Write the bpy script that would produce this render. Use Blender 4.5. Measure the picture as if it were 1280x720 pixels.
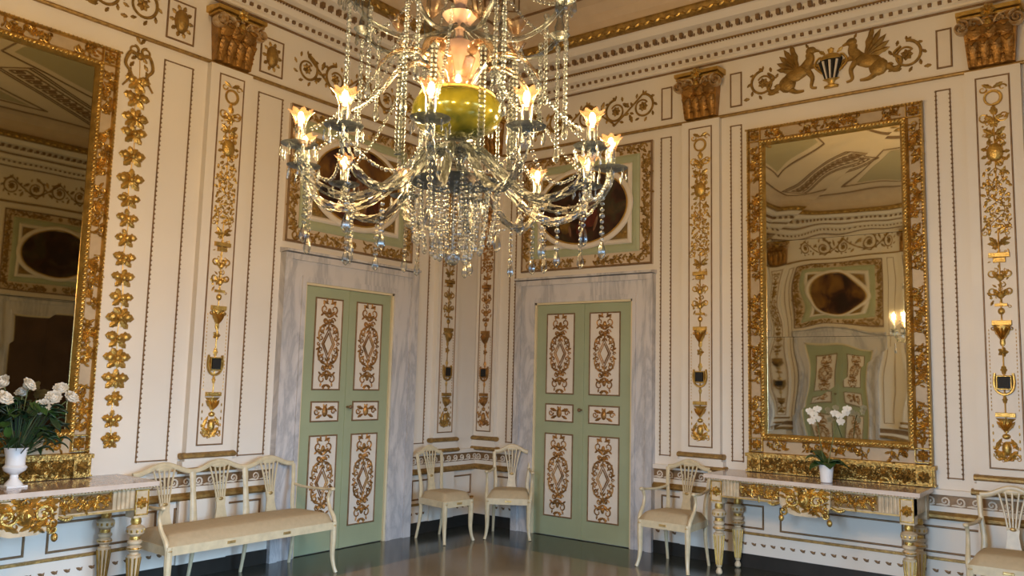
import bpy, math, random
from mathutils import Vector, Matrix
PI = math.pi
for o in list(bpy.data.objects): bpy.data.objects.remove(o)
SC = bpy.context.scene
COL = SC.collection

# ------------------------------------------------------------------ camera
cam_d = bpy.data.cameras.new('camera'); cam = bpy.data.objects.new('camera', cam_d); COL.objects.link(cam)
cam_d.sensor_width = 36; cam_d.lens = 36 * 1036.0 / 1280; cam_d.clip_start = 0.05
Fw = Vector((-0.60103941, 0.79156492, 0.11034762)); Rt = Vector((0.79782813, 0.60238992, 0.02442662)); Up = Vector((0.04713704, -0.10271979, 0.99359285))
cam.matrix_world = Matrix(((Rt.x, Up.x, -Fw.x, 6.0587), (Rt.y, Up.y, -Fw.y, -7.3671), (Rt.z, Up.z, -Fw.z, 1.6), (0, 0, 0, 1)))
SC.camera = cam
SC.view_settings.view_transform = 'Standard'; SC.view_settings.look = 'None'
SC.view_settings.gamma = 1; SC.view_settings.use_curve_mapping = False
SC.view_settings.exposure = 0.0

# ------------------------------------------------------------------ world and daylight through the windows
wd = bpy.data.worlds.new('sky'); SC.world = wd; wd.use_nodes = True
wd.node_tree.nodes['Background'].inputs[0].default_value = (0.55, 0.75, 1.0, 1)
wd.node_tree.nodes['Background'].inputs[1].default_value = 1.2
WX, SY, ZC = 7.94, 9.6, 5.45            # room: east wall x, south wall -y, ceiling
EAST_WIN = [(3.45, 1.25), (5.15, 1.25), (7.9, 1.25)]     # (distance from north corner to centre, width)
SOUTH_WIN = [(4.9, 1.3)]                          # x of centre, width
WZ0, WZ1 = 0.55, 3.05
def area(name, loc, direction, sx, sy, power, col, spread=150):
    l = bpy.data.lights.new(name, 'AREA'); l.shape = 'RECTANGLE'; l.size = sx; l.size_y = sy; l.energy = power; l.color = col
    l.spread = math.radians(spread)
    o = bpy.data.objects.new(name, l); COL.objects.link(o); o.location = loc
    o.rotation_euler = Vector(direction).to_track_quat('-Z', 'Y').to_euler(); return o
DAY = (0.47, 0.72, 1.0)
for a, w in EAST_WIN:
    area('window_daylight', (WX - 0.03, -a, 1.75), (-1, 0, -0.72), w, 2.0, 96, DAY, 92)
for x, w in SOUTH_WIN:
    area('window_daylight', (x, -SY + 0.03, 1.75), (0, 1, -0.66), w, 2.0, 165, DAY, 96)
BULB_W = 14.5                                  # watts of each chandelier lamp
BULB_COL = (1.0, 0.625, 0.25)

# ------------------------------------------------------------------ materials
MATS = {}
def nodes(name):
    m = bpy.data.materials.new(name); m.use_nodes = True; nt = m.node_tree
    b = nt.nodes['Principled BSDF']; MATS[name] = m; return m, nt, b
def setp(b, col=None, rough=None, metal=None, **k):
    if col is not None: b.inputs['Base Color'].default_value = (*col, 1)
    if rough is not None: b.inputs['Roughness'].default_value = rough
    if metal is not None: b.inputs['Metallic'].default_value = metal
    for a, v in k.items(): b.inputs[a.replace('_', ' ')].default_value = v
def simple(name, col, rough=0.5, metal=0.0, var=0.0, scale=6.0, bump=0.0, bscale=60.0, col2=None, **k):
    m, nt, b = nodes(name); setp(b, col, rough, metal, **k)
    tc = nt.nodes.new('ShaderNodeTexCoord')
    if var > 0 or col2:
        n = nt.nodes.new('ShaderNodeTexNoise'); n.inputs['Scale'].default_value = scale; n.inputs['Detail'].default_value = 4
        nt.links.new(tc.outputs['Object'], n.inputs['Vector'])
        r = nt.nodes.new('ShaderNodeValToRGB'); r.color_ramp.elements[0].position = 0.35; r.color_ramp.elements[1].position = 0.65
        c2 = col2 or tuple(max(0, c * (1 - var)) for c in col)
        r.color_ramp.elements[0].color = (*c2, 1); r.color_ramp.elements[1].color = (*col, 1)
        nt.links.new(n.outputs['Fac'], r.inputs['Fac']); nt.links.new(r.outputs['Color'], b.inputs['Base Color'])
    if bump > 0:
        n2 = nt.nodes.new('ShaderNodeTexNoise'); n2.inputs['Scale'].default_value = bscale; n2.inputs['Detail'].default_value = 3
        nt.links.new(tc.outputs['Object'], n2.inputs['Vector'])
        bp = nt.nodes.new('ShaderNodeBump'); bp.inputs['Strength'].default_value = bump; bp.inputs['Distance'].default_value = 0.01
        nt.links.new(n2.outputs['Fac'], bp.inputs['Height']); nt.links.new(bp.outputs['Normal'], b.inputs['Normal'])
    return m
PLASTER = simple('cream_plaster', (0.78, 0.735, 0.66), 0.55, var=0.05, scale=1.5, bump=0.08, bscale=9)
CREAM = simple('cream_paint', (0.76, 0.70, 0.61), 0.45, var=0.06, scale=5)
GOLD = simple('gilding', (0.70, 0.46, 0.13), 0.30, 0.85, var=0.35, scale=14, bump=0.5, bscale=90)
BASEGOLD = simple('carved_gilding', (0.60, 0.40, 0.12), 0.36, 0.75, var=0.55, scale=30, bump=1.0, bscale=60)
OLDGOLD = simple('dull_gilding', (0.42, 0.26, 0.07), 0.42, 0.6, var=0.4, scale=20, bump=0.5, bscale=90)
BROWNG = simple('brown_gilt_ground', (0.24, 0.14, 0.05), 0.45, 0.4, var=0.4, scale=25)
REDGOLD = simple('reddish_gilding', (0.46, 0.24, 0.07), 0.38, 0.55, var=0.5, scale=16, bump=0.5, bscale=70)
MOULD = simple('bronze_moulding', (0.27, 0.165, 0.08), 0.5, 0.25, var=0.3, scale=20)
CORNGOLD = simple('gilded_cord', (0.42, 0.26, 0.08), 0.45, 0.5, var=0.4, scale=25, bump=0.4)
GREEN = simple('sage_paint', (0.36, 0.41, 0.26), 0.42, var=0.08, scale=3, bump=0.05)
GREENB = simple('sage_band', (0.40, 0.44, 0.28), 0.5, var=0.1, scale=5)
DARK = simple('dark_skirting', (0.03, 0.028, 0.025), 0.35, var=0.3, scale=5)
BLACK = simple('black_plate', (0.008, 0.008, 0.008), 0.7)
IVORY = simple('ivory_lacquer', (0.66, 0.565, 0.37), 0.35, var=0.15, scale=18)
IVORYGOLD = simple('worn_gilt_edge', (0.62, 0.43, 0.17), 0.38, 0.5, var=0.4, scale=25)
FABRIC = simple('beige_silk', (0.50, 0.40, 0.25), 0.62, var=0.08, scale=30, bump=0.15, bscale=200)
TABLEPAINT = simple('table_cream', (0.66, 0.54, 0.36), 0.4, var=0.3, scale=12)
FIELD = simple('frame_grey_field', (0.48, 0.38, 0.25), 0.45, var=0.15, scale=10)
PORC = simple('white_porcelain', (0.85, 0.86, 0.88), 0.15)
PETAL = simple('white_petal', (0.78, 0.76, 0.69), 0.6, var=0.05, scale=30)
LEAF = simple('green_leaf', (0.035, 0.10, 0.022), 0.4, var=0.5, scale=12)
LEAF2 = simple('dark_leaf', (0.02, 0.055, 0.02), 0.45, var=0.5, scale=15)
STEM = simple('plant_stem', (0.10, 0.14, 0.05), 0.5)
CURTAIN = simple('plum_curtain', (0.16, 0.11, 0.12), 0.8, var=0.3, scale=4)
WINWHITE = simple('window_paint', (0.75, 0.72, 0.66), 0.4)
BROWNDOOR = simple('walnut_door', (0.10, 0.055, 0.035), 0.4, var=0.3, scale=4)
CEILP = simple('ceiling_stucco', (0.74, 0.62, 0.45), 0.6, var=0.08, scale=2)
TAN = simple('tan_stucco', (0.62, 0.50, 0.36), 0.55, var=0.08, scale=6)

def marble(name, c1, c2, scale, rough, dist=2.2, rot=0.6, w=0.5):
    m, nt, b = nodes(name); setp(b, c1, rough)
    tc = nt.nodes.new('ShaderNodeTexCoord'); mp = nt.nodes.new('ShaderNodeMapping'); mp.inputs['Rotation'].default_value = (0.3, rot, 0.2)
    nt.links.new(tc.outputs['Object'], mp.inputs['Vector'])
    wv = nt.nodes.new('ShaderNodeTexNoise'); wv.inputs['Scale'].default_value = scale; wv.inputs['Detail'].default_value = 8
    wv.inputs['Distortion'].default_value = dist; wv.inputs['Roughness'].default_value = 0.62
    mp.inputs['Scale'].default_value = (1.6, 1, w)
    nt.links.new(mp.outputs['Vector'], wv.inputs['Vector'])
    r = nt.nodes.new('ShaderNodeValToRGB'); e = r.color_ramp.elements
    e[0].position = 0.40; e[0].color = (*c1, 1); e[1].position = 0.62; e[1].color = (*c1, 1)
    k = e.new(0.505); k.color = (*c2, 1)
    k = e.new(0.46); k.color = (*[a * 0.6 + b_ * 0.4 for a, b_ in zip(c1, c2)], 1)
    nt.links.new(wv.outputs['Fac'], r.inputs['Fac']); nt.links.new(r.outputs['Color'], b.inputs['Base Color'])
    return m
MARBLE = marble('grey_veined_marble', (0.62, 0.60, 0.60), (0.42, 0.42, 0.44), 1.6, 0.3)
PALESTONE = simple('pale_stone_edge', (0.68, 0.58, 0.50), 0.25, var=0.12, scale=8)
PINKM = marble('rosy_marble', (0.46, 0.37, 0.32), (0.33, 0.26, 0.23), 4, 0.12)

def floor_mat():
    m, nt, b = nodes('polished_floor')
    tc = nt.nodes.new('ShaderNodeTexCoord'); sp = nt.nodes.new('ShaderNodeSeparateXYZ'); nt.links.new(tc.outputs['Object'], sp.inputs[0])
    def mth(op, a, bb=None):
        n = nt.nodes.new('ShaderNodeMath'); n.operation = op
        for i, q in enumerate((a, bb)):
            if q is None: continue
            if isinstance(q, (int, float)): n.inputs[i].default_value = q
            else: nt.links.new(q, n.inputs[i])
        return n.outputs[0]
    inx = mth('MULTIPLY', mth('GREATER_THAN', sp.outputs[0], 0.80), mth('LESS_THAN', sp.outputs[0], WX - 0.8))
    iny = mth('MULTIPLY', mth('LESS_THAN', sp.outputs[1], -0.80), mth('GREATER_THAN', sp.outputs[1], -SY + 0.8))
    mask = mth('MULTIPLY', inx, iny)
    n = nt.nodes.new('ShaderNodeTexNoise'); n.inputs['Scale'].default_value = 7; n.inputs['Detail'].default_value = 6
    nt.links.new(tc.outputs['Object'], n.inputs['Vector'])
    ra = nt.nodes.new('ShaderNodeValToRGB'); ra.color_ramp.elements[0].color = (0.12, 0.09, 0.05, 1); ra.color_ramp.elements[1].color = (0.22, 0.165, 0.10, 1)
    rb = nt.nodes.new('ShaderNodeValToRGB'); rb.color_ramp.elements[0].color = (0.022, 0.026, 0.022, 1); rb.color_ramp.elements[1].color = (0.055, 0.06, 0.05, 1)
    nt.links.new(n.outputs['Fac'], ra.inputs['Fac']); nt.links.new(n.outputs['Fac'], rb.inputs['Fac'])
    mx = nt.nodes.new('ShaderNodeMix'); mx.data_type = 'RGBA'
    nt.links.new(mask, mx.inputs[0]); nt.links.new(rb.outputs[0], mx.inputs[6]); nt.links.new(ra.outputs[0], mx.inputs[7])
    nt.links.new(mx.outputs[2], b.inputs['Base Color'])
    b.inputs['Roughness'].default_value = 0.16; b.inputs['IOR'].default_value = 1.6
    bp = nt.nodes.new('ShaderNodeBump'); bp.inputs['Strength'].default_value = 0.12; bp.inputs['Distance'].default_value = 0.004
    n2 = nt.nodes.new('ShaderNodeTexNoise'); n2.inputs['Scale'].default_value = 5; nt.links.new(tc.outputs['Object'], n2.inputs['Vector'])
    nt.links.new(n2.outputs['Fac'], bp.inputs['Height']); nt.links.new(bp.outputs['Normal'], b.inputs['Normal'])
    return m
FLOOR = floor_mat()

def mirror_mat(name, amp, col):
    m, nt, b = nodes(name); setp(b, col, 0.02, 1.0)
    tc = nt.nodes.new('ShaderNodeTexCoord')
    n = nt.nodes.new('ShaderNodeTexNoise'); n.inputs['Scale'].default_value = 2.6; n.inputs['Detail'].default_value = 0
    nt.links.new(tc.outputs['Object'], n.inputs['Vector'])
    bp = nt.nodes.new('ShaderNodeBump'); bp.inputs['Strength'].default_value = 1.0; bp.inputs['Distance'].default_value = amp
    nt.links.new(n.outputs['Fac'], bp.inputs['Height']); nt.links.new(bp.outputs['Normal'], b.inputs['Normal'])
    return m
MIRROR = mirror_mat('old_mirror_glass', 0.0026, (0.72, 0.72, 0.62))
MIRROR_L = mirror_mat('old_mirror_glass_flat', 0.0006, (0.36, 0.33, 0.22))

def crystal(name, col, gloss, rough=0.05, trans=(0.96, 0.97, 0.95)):
    m = bpy.data.materials.new(name); m.use_nodes = True; nt = m.node_tree; MATS[name] = m
    for n in list(nt.nodes): nt.nodes.remove(n)
    out = nt.nodes.new('ShaderNodeOutputMaterial'); mix = nt.nodes.new('ShaderNodeMixShader')
    t = nt.nodes.new('ShaderNodeBsdfTransparent'); t.inputs[0].default_value = (*trans, 1)
    g = nt.nodes.new('ShaderNodeBsdfGlossy'); g.inputs['Color'].default_value = (*col, 1); g.inputs['Roughness'].default_value = rough
    lw = nt.nodes.new('ShaderNodeLayerWeight'); lw.inputs['Blend'].default_value = gloss
    nt.links.new(lw.outputs['Facing'], mix.inputs[0]); nt.links.new(t.outputs[0], mix.inputs[1]); nt.links.new(g.outputs[0], mix.inputs[2])
    nt.links.new(mix.outputs[0], out.inputs['Surface']); return m
CRYSTAL = crystal('clear_crystal', (0.38, 0.43, 0.48), 0.58, 0.24, (0.84, 0.85, 0.84))
ROPEGLASS = crystal('rope_glass', (0.21, 0.24, 0.27), 0.60, 0.36, (0.86, 0.87, 0.85))
LEAFG = crystal('tinted_leaf_glass', (0.90, 0.76, 0.60), 0.6, 0.15, (0.86, 0.80, 0.70))
def cupglass(name, tcol, dcol, f):
    m = bpy.data.materials.new(name); m.use_nodes = True; nt = m.node_tree; MATS[name] = m
    for n in list(nt.nodes): nt.nodes.remove(n)
    out = nt.nodes.new('ShaderNodeOutputMaterial'); mix = nt.nodes.new('ShaderNodeMixShader'); mix2 = nt.nodes.new('ShaderNodeMixShader')
    t = nt.nodes.new('ShaderNodeBsdfTransparent'); t.inputs[0].default_value = (*tcol, 1)
    d = nt.nodes.new('ShaderNodeBsdfTranslucent'); d.inputs[0].default_value = (*dcol, 1)
    g = nt.nodes.new('ShaderNodeBsdfGlossy'); g.inputs['Color'].default_value = (0.9, 0.85, 0.75, 1); g.inputs['Roughness'].default_value = 0.1
    mix.inputs[0].default_value = f; mix2.inputs[0].default_value = 0.15
    nt.links.new(t.outputs[0], mix.inputs[1]); nt.links.new(d.outputs[0], mix.inputs[2])
    nt.links.new(mix.outputs[0], mix2.inputs[1]); nt.links.new(g.outputs[0], mix2.inputs[2]); nt.links.new(mix2.outputs[0], out.inputs['Surface']); return m
def peach():
    m = bpy.data.materials.new('peach_cup_glass'); m.use_nodes = True; nt = m.node_tree
    for n in list(nt.nodes): nt.nodes.remove(n)
    out = nt.nodes.new('ShaderNodeOutputMaterial'); t = nt.nodes.new('ShaderNodeBsdfTransparent'); t.inputs[0].default_value = (0.86, 0.70, 0.56, 1)
    tr = nt.nodes.new('ShaderNodeBsdfTranslucent'); tr.inputs[0].default_value = (1.0, 0.62, 0.40, 1)
    g = nt.nodes.new('ShaderNodeBsdfGlossy'); g.inputs['Color'].default_value = (0.5, 0.42, 0.34, 1); g.inputs['Roughness'].default_value = 0.25
    m1 = nt.nodes.new('ShaderNodeMixShader'); m1.inputs[0].default_value = 0.006; m2 = nt.nodes.new('ShaderNodeMixShader'); lw = nt.nodes.new('ShaderNodeLayerWeight'); lw.inputs['Blend'].default_value = 0.25
    nt.links.new(t.outputs[0], m1.inputs[1]); nt.links.new(tr.outputs[0], m1.inputs[2]); nt.links.new(lw.outputs['Facing'], m2.inputs[0])
    nt.links.new(m1.outputs[0], m2.inputs[1]); nt.links.new(g.outputs[0], m2.inputs[2]); nt.links.new(m2.outputs[0], out.inputs['Surface']); return m
CUPGLASS = peach()
PINKGLASS = simple('blush_glass', (0.60, 0.42, 0.34), 0.12, 0.0, var=0.15, scale=12, Transmission_Weight=0.25)
_, _, b = nodes('olive_gold_glass'); BOWLG = simple('olive_gold_glass_body', (0.15, 0.135, 0.012), 0.12, 0.45, scale=9, col2=(0.03, 0.04, 0.006))
def emit(name, col, s):
    m = bpy.data.materials.new(name); m.use_nodes = True; nt = m.node_tree
    b = nt.nodes['Principled BSDF']; b.inputs['Base Color'].default_value = (*col, 1)
    b.inputs['Emission Color'].default_value = (*col, 1); b.inputs['Emission Strength'].default_value = s; MATS[name] = m; return m
BULB = emit('lit_bulb', (1.0, 0.84, 0.58), 9)
def painting_mat(name, seed, cols):
    m, nt, b = nodes(name); setp(b, (0.05, 0.03, 0.02), 0.3)
    tc = nt.nodes.new('ShaderNodeTexCoord'); mp = nt.nodes.new('ShaderNodeMapping'); mp.inputs['Location'].default_value = (seed, 0, seed * 0.7)
    nt.links.new(tc.outputs['Object'], mp.inputs['Vector'])
    n = nt.nodes.new('ShaderNodeTexNoise'); n.inputs['Scale'].default_value = 3.2; n.inputs['Detail'].default_value = 3; n.inputs['Distortion'].default_value = 0.8
    nt.links.new(mp.outputs[0], n.inputs['Vector'])
    r = nt.nodes.new('ShaderNodeValToRGB'); e = r.color_ramp.elements
    e[0].position = 0.40; e[0].color = (*cols[0], 1); e[1].position = 0.72; e[1].color = (*cols[-1], 1)
    for i, c in enumerate(cols[1:-1]): k = e.new(0.48 + 0.07 * i); k.color = (*c, 1)
    nt.links.new(n.outputs['Fac'], r.inputs['Fac']); nt.links.new(r.outputs[0], b.inputs['Base Color']); return m
PAINT_A = painting_mat('oil_painting_amber', 1.3, [(0.016, 0.006, 0.005), (0.04, 0.012, 0.008), (0.11, 0.045, 0.01), (0.24, 0.12, 0.02)])
PAINT_B = painting_mat('oil_painting_red', 4.1, [(0.018, 0.006, 0.004), (0.045, 0.014, 0.008), (0.035, 0.03, 0.014), (0.15, 0.065, 0.03)])
FLESH = simple('painted_flesh', (0.20, 0.10, 0.055), 0.35, var=0.4, scale=20)
ROBE = simple('painted_robe', (0.12, 0.02, 0.012), 0.35, var=0.5, scale=16)
OCHRE = simple('painted_ochre', (0.20, 0.11, 0.02), 0.35, var=0.6, scale=14)

# ------------------------------------------------------------------ mesh builder
ON_WALL = {'pilaster', 'frieze_relief', 'frieze_plaque', 'wall_garland', 'overdoor_painting', 'wall_mirror'}
class MB:
    def __init__(s): s.v = []; s.f = []
    def add(s, vs, fs):
        o = len(s.v); s.v.extend(vs); s.f.extend([tuple(i + o for i in f) for f in fs]); return s
    def box(s, x0, y0, z0, x1, y1, z1):
        if x0 > x1: x0, x1 = x1, x0
        if y0 > y1: y0, y1 = y1, y0
        if z0 > z1: z0, z1 = z1, z0
        return s.add([(x0, y0, z0), (x1, y0, z0), (x1, y1, z0), (x0, y1, z0), (x0, y0, z1), (x1, y0, z1), (x1, y1, z1), (x0, y1, z1)],
                     [(0, 3, 2, 1), (4, 5, 6, 7), (0, 1, 5, 4), (1, 2, 6, 5), (2, 3, 7, 6), (3, 0, 4, 7)])
    def taper(s, x0, x1, z0, z1, y0, y1, t):           # bevel-edged slab standing out from y0 to y1 (y1 nearer the room), top face inset by t
        return s.add([(x0, y0, z0), (x1, y0, z0), (x1, y0, z1), (x0, y0, z1), (x0 + t, y1, z0 + t), (x1 - t, y1, z0 + t), (x1 - t, y1, z1 - t), (x0 + t, y1, z1 - t)],
                     [(4, 5, 6, 7), (0, 1, 5, 4), (1, 2, 6, 5), (2, 3, 7, 6), (3, 0, 4, 7), (0, 3, 2, 1)])
    def frame(s, x0, z0, x1, z1, w, y0, y1):
        if x0 > x1: x0, x1 = x1, x0
        m = (y0 + y1) / 2
        P = [[(x0 + d, y, z0 + d), (x1 - d, y, z0 + d), (x1 - d, y, z1 - d), (x0 + d, y, z1 - d)] for d, y in ((0, y0), (0, m), (w * .3, y1), (w * .7, y1), (w, m), (w, y0))]
        vs = [p for r in P for p in r]; fs = []
        for k in range(5):
            for i in range(4):
                j = (i + 1) % 4; fs.append((k * 4 + i, k * 4 + j, k * 4 + 4 + j, k * 4 + 4 + i))
        return s.add(vs, fs)
    def sweep(s, pts, a, b=None, up=(0, 1, 0), n=8, closed=False, twist=0, ridges=0, amp=0.0):
        pts = [Vector(p) for p in pts]; N = len(pts)
        if N < 2: return s
        A = a if isinstance(a, (list, tuple)) else [a] * N
        B = (b if isinstance(b, (list, tuple)) else [b] * N) if b is not None else A
        up = Vector(up); vs = []; fs = []; prev = None
        for i, p in enumerate(pts):
            if closed: t = pts[(i + 1) % N] - pts[i - 1]
            else: t = pts[min(i + 1, N - 1)] - pts[max(i - 1, 0)]
            if t.length < 1e-9: t = Vector((0, 0, 1))
            t.normalize(); sd = t.cross(up)
            if sd.length < 1e-3: sd = prev if prev is not None else t.cross(Vector((1, 0.1, 0)))
            sd = sd.normalized(); prev = sd; nr = sd.cross(t).normalized()
            for k in range(n):
                th = 2 * PI * k / n
                g = 1 + (amp * math.cos(ridges * th - twist * i) if ridges else 0)
                vs.append(tuple(p + sd * (A[i] * g * math.cos(th)) + nr * (B[i] * g * math.sin(th))))
        M = N if closed else N - 1
        for i in range(M):
            i2 = (i + 1) % N
            for k in range(n):
                k2 = (k + 1) % n; fs.append((i * n + k, i * n + k2, i2 * n + k2, i2 * n + k))
        if not closed: fs.append(tuple(reversed(range(n)))); fs.append(tuple((N - 1) * n + k for k in range(n)))
        return s.add(vs, fs)
    def ell(s, c, rx, ry, rz, nu=8, nv=6, rot=None):
        vs = []; fs = []
        for j in range(1, nv):
            ph = PI * j / nv
            for i in range(nu):
                th = 2 * PI * i / nu; vs.append((rx * math.sin(ph) * math.cos(th), ry * math.sin(ph) * math.sin(th), rz * math.cos(ph)))
        t = len(vs); vs.append((0, 0, rz)); vs.append((0, 0, -rz))
        for j in range(nv - 2):
            for i in range(nu):
                i2 = (i + 1) % nu; fs.append((j * nu + i, (j + 1) * nu + i, (j + 1) * nu + i2, j * nu + i2))
        for i in range(nu):
            i2 = (i + 1) % nu; fs.append((t, i, i2)); fs.append((t + 1, (nv - 2) * nu + i2, (nv - 2) * nu + i))
        if rot is not None:
            ca, sa = math.cos(rot), math.sin(rot); vs = [(x * ca - z * sa, y, x * sa + z * ca) for x, y, z in vs]
        return s.add([(x + c[0], y + c[1], z + c[2]) for x, y, z in vs], fs)
    def lathe(s, c, prof, n=16, sx=1, sy=1, ruf=0, rn=8):
        vs = []; fs = []; m = len(prof)
        for j, (r, z) in enumerate(prof):
            for i in range(n):
                th = 2 * PI * i / n; q = r * (1 + (ruf * (j / (m - 1)) * math.cos(rn * th) if ruf else 0))
                vs.append((c[0] + q * sx * math.cos(th), c[1] + q * sy * math.sin(th), c[2] + z + (ruf * .03 * (j / (m - 1)) * math.cos(rn * th) if ruf else 0)))
        for j in range(m - 1):
            for i in range(n):
                i2 = (i + 1) % n; fs.append((j * n + i, j * n + i2, (j + 1) * n + i2, (j + 1) * n + i))
        if not ruf:
            fs.append(tuple(reversed(range(n)))); fs.append(tuple((m - 1) * n + i for i in range(n)))
        return s.add(vs, fs)
    def leaf(s, x, z, ang, L, W, h, y=0.0, lob=True):      # domed leaf lying in the wall plane, room side is -y
        ca, sa = math.cos(ang), math.sin(ang); vs = []; fs = []
        prof = [(0, .12), (.18, .6), (.34, .62), (.48, 1.0), (.66, .66), (.78, .7), (1.0, .02)] if lob else [(0, .1), (.25, .8), (.5, 1.0), (.75, .7), (1.0, .02)]
        for t, w in prof:
            for k in (-1, 0, 1):
                u = t * L; v = k * w * W * .5; hh = h * (math.sin(PI * min(1, t * .85 + .12)) if k == 0 else 0)
                vs.append((x + u * ca - v * sa, y - hh - (0.001 if k else 0), z + u * sa + v * ca))
        m = len(prof)
        for i in range(m - 1):
            for k in (0, 1):
                a = i * 3 + k; fs.append((a, a + 1, a + 4, a + 3))
        return s.add(vs, fs)
    def spiral(s, x, z, R, turns, a0, d=1, w=0.008, h=0.008, y=0.0, r1=0.15, N=22, n=6):
        pts = []; A = []; B = []
        for i in range(N):
            t = i / (N - 1); r = R * (1 - t * (1 - r1)); a = a0 + d * t * turns * 2 * PI
            pts.append((x + r * math.cos(a), y - h * .4, z + r * math.sin(a))); A.append(w * (1 - .4 * t)); B.append(h * (1 - .3 * t))
        return s.sweep(pts, A, B, n=n)
    def flower(s, x, z, r, y=0.0, n=6, h=.012, a0=0):
        for i in range(n): s.leaf(x, z, a0 + 2 * PI * i / n, r, r * .75, h, y, lob=False)
        return s.ell((x, y - h * .6, z), r * .3, h, r * .3, 8, 4)
    def encrust(s, x0, z0, x1, z1, y, rnd, size=.03, dens=1.0, h=.02):
        n = int(abs((x1 - x0) * (z1 - z0)) / (size * size) * 1.5 * dens)
        for i in range(n):
            x = x0 + (x1 - x0) * rnd.random(); z = z0 + (z1 - z0) * rnd.random(); k = rnd.random(); q = size * (.7 + .6 * rnd.random())
            if k < .55: s.leaf(x, z, rnd.random() * 6.28, q * 1.7, q * .8, h * (.6 + .6 * rnd.random()), y)
            elif k < .8: s.ell((x, y, z), q * .4, h, q * .4, 7, 5)
            else: s.spiral(x, z, q * .8, 1.1, rnd.random() * 6.28, 1 if rnd.random() > .5 else -1, q * .2, h * .6, y, .3, 12, 5)
        return s
    def beads(s, x0, z0, x1, z1, pitch, r, y):
        L = math.hypot(x1 - x0, z1 - z0); n = max(2, int(L / pitch))
        for i in range(n + 1):
            t = i / n; x = x0 + (x1 - x0) * t; z = z0 + (z1 - z0) * t
            s.add([(x + r, y, z), (x - r, y, z), (x, y - r, z), (x, y + r, z), (x, y, z + r), (x, y, z - r)],
                  [(0, 3, 4), (3, 1, 4), (1, 2, 4), (2, 0, 4), (3, 0, 5), (1, 3, 5), (2, 1, 5), (0, 2, 5)])
        return s
    def poly(s, pts, y0, y1):                           # extruded outline in the wall plane
        n = len(pts); vs = [(x, y0, z) for x, z in pts] + [(x, y1, z) for x, z in pts]
        fs = [tuple(range(n, 2 * n)), tuple(reversed(range(n)))] + [(i, (i + 1) % n, (i + 1) % n + n, i + n) for i in range(n)]
        return s.add(vs, fs)
    def build(s, name, mat, parent=None, loc=(0, 0, 0), rz=0.0, smooth=True, ang=40):
        if parent is not None and parent.name.split('.')[0] in ON_WALL: s.v = [(x, min(y, -.001), z) for x, y, z in s.v]
        me = bpy.data.meshes.new(name); me.from_pydata(s.v, [], s.f); me.materials.append(mat)
        if smooth:
            me.polygons.foreach_set('use_smooth', [True] * len(me.polygons))
            me.set_sharp_from_angle(angle=math.radians(ang))
        me.validate(); o = bpy.data.objects.new(name, me); COL.objects.link(o)
        o.location = loc; o.rotation_euler = (0, 0, rz); o.parent = parent; return o
def tag(o, label=None, cat=None, group=None, kind=None):
    if label: o['label'] = label
    if cat: o['category'] = cat
    if group: o['group'] = group
    if kind: o['kind'] = kind
    return o
def empty(name, loc, rz=0.0):
    o = bpy.data.objects.new(name, None); COL.objects.link(o); o.empty_display_size = .05
    o.location = loc; o.rotation_euler = (0, 0, rz); return o
def children(o): return [c for c in COL.objects if c.parent == o]
def copy_tree(o, parent=None, kids=None):
    c = o.copy(); COL.objects.link(c); c.parent = parent
    for ch in (kids or KIDS(o)): copy_tree(ch, c)
    return c
def KIDS(o): return list(o.children)
def smooth_path(P, k=6):                                 # Catmull-Rom through points
    P = [Vector(p) for p in P]; out = []
    for i in range(len(P) - 1):
        p0 = P[max(i - 1, 0)]; p1 = P[i]; p2 = P[i + 1]; p3 = P[min(i + 2, len(P) - 1)]
        for j in range(k):
            t = j / k
            out.append(.5 * ((2 * p1) + (p2 - p0) * t + (2 * p0 - 5 * p1 + 4 * p2 - p3) * t * t + (3 * p1 - p0 - 3 * p2 + p3) * t ** 3))
    out.append(P[-1]); return out
def lerpl(vals, n):
    out = []
    for i in range(n):
        t = i / (n - 1) * (len(vals) - 1); k = min(int(t), len(vals) - 2); out.append(vals[k] + (vals[k + 1] - vals[k]) * (t - k))
    return out

# wall frames: local x runs to the right as seen from inside the room, room side is -y
WALL = {'right': ((0, 0, 0), 0.0), 'left': ((0, 0, 0), PI / 2), 'back': ((0, -SY, 0), PI), 'window': ((WX, 0, 0), -PI / 2)}
RANGE = {'right': (0, WX), 'left': (-SY, 0), 'back': (-WX, 0), 'window': (0, SY)}
def wpt(w, lx, out=0.0, z=0.0):
    o, a = WALL[w]; y = -out
    return (o[0] + lx * math.cos(a) - y * math.sin(a), o[1] + lx * math.sin(a) + y * math.cos(a), z)
def wrot(w): return WALL[w][1]
def wbuild(mb, name, mat, w, **k): return mb.build(name, mat, None, WALL[w][0], WALL[w][1], **k)

# ------------------------------------------------------------------ room shell
tag(MB().box(-.2, -SY - .2, -.15, WX + .2, .2, 0).build('floor', FLOOR, smooth=False), kind='structure')
tag(MB().box(-.2, -SY - .2, ZC, WX + .2, .2, ZC + .15).build('ceiling', CEILP, smooth=False), kind='structure')
def wall(w, name, wins=()):
    a, b_ = RANGE[w]; a -= .2; b_ += .2; mb = MB(); x = a
    for c, wd_ in sorted(wins):
        l, r = c - wd_ / 2, c + wd_ / 2
        mb.box(x, 0, 0, l, .2, ZC); mb.box(l, 0, 0, r, .2, WZ0); mb.box(l, 0, WZ1, r, .2, ZC); x = r
    mb.box(x, 0, 0, b_, .2, ZC)
    tag(wbuild(mb, name, PLASTER, w, smooth=False), kind='structure')
wall('right', 'wall_right'); wall('left', 'wall_left')
wall('back', 'wall_back', [(-x, w) for x, w in SOUTH_WIN]); wall('window', 'wall_front', EAST_WIN)

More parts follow.
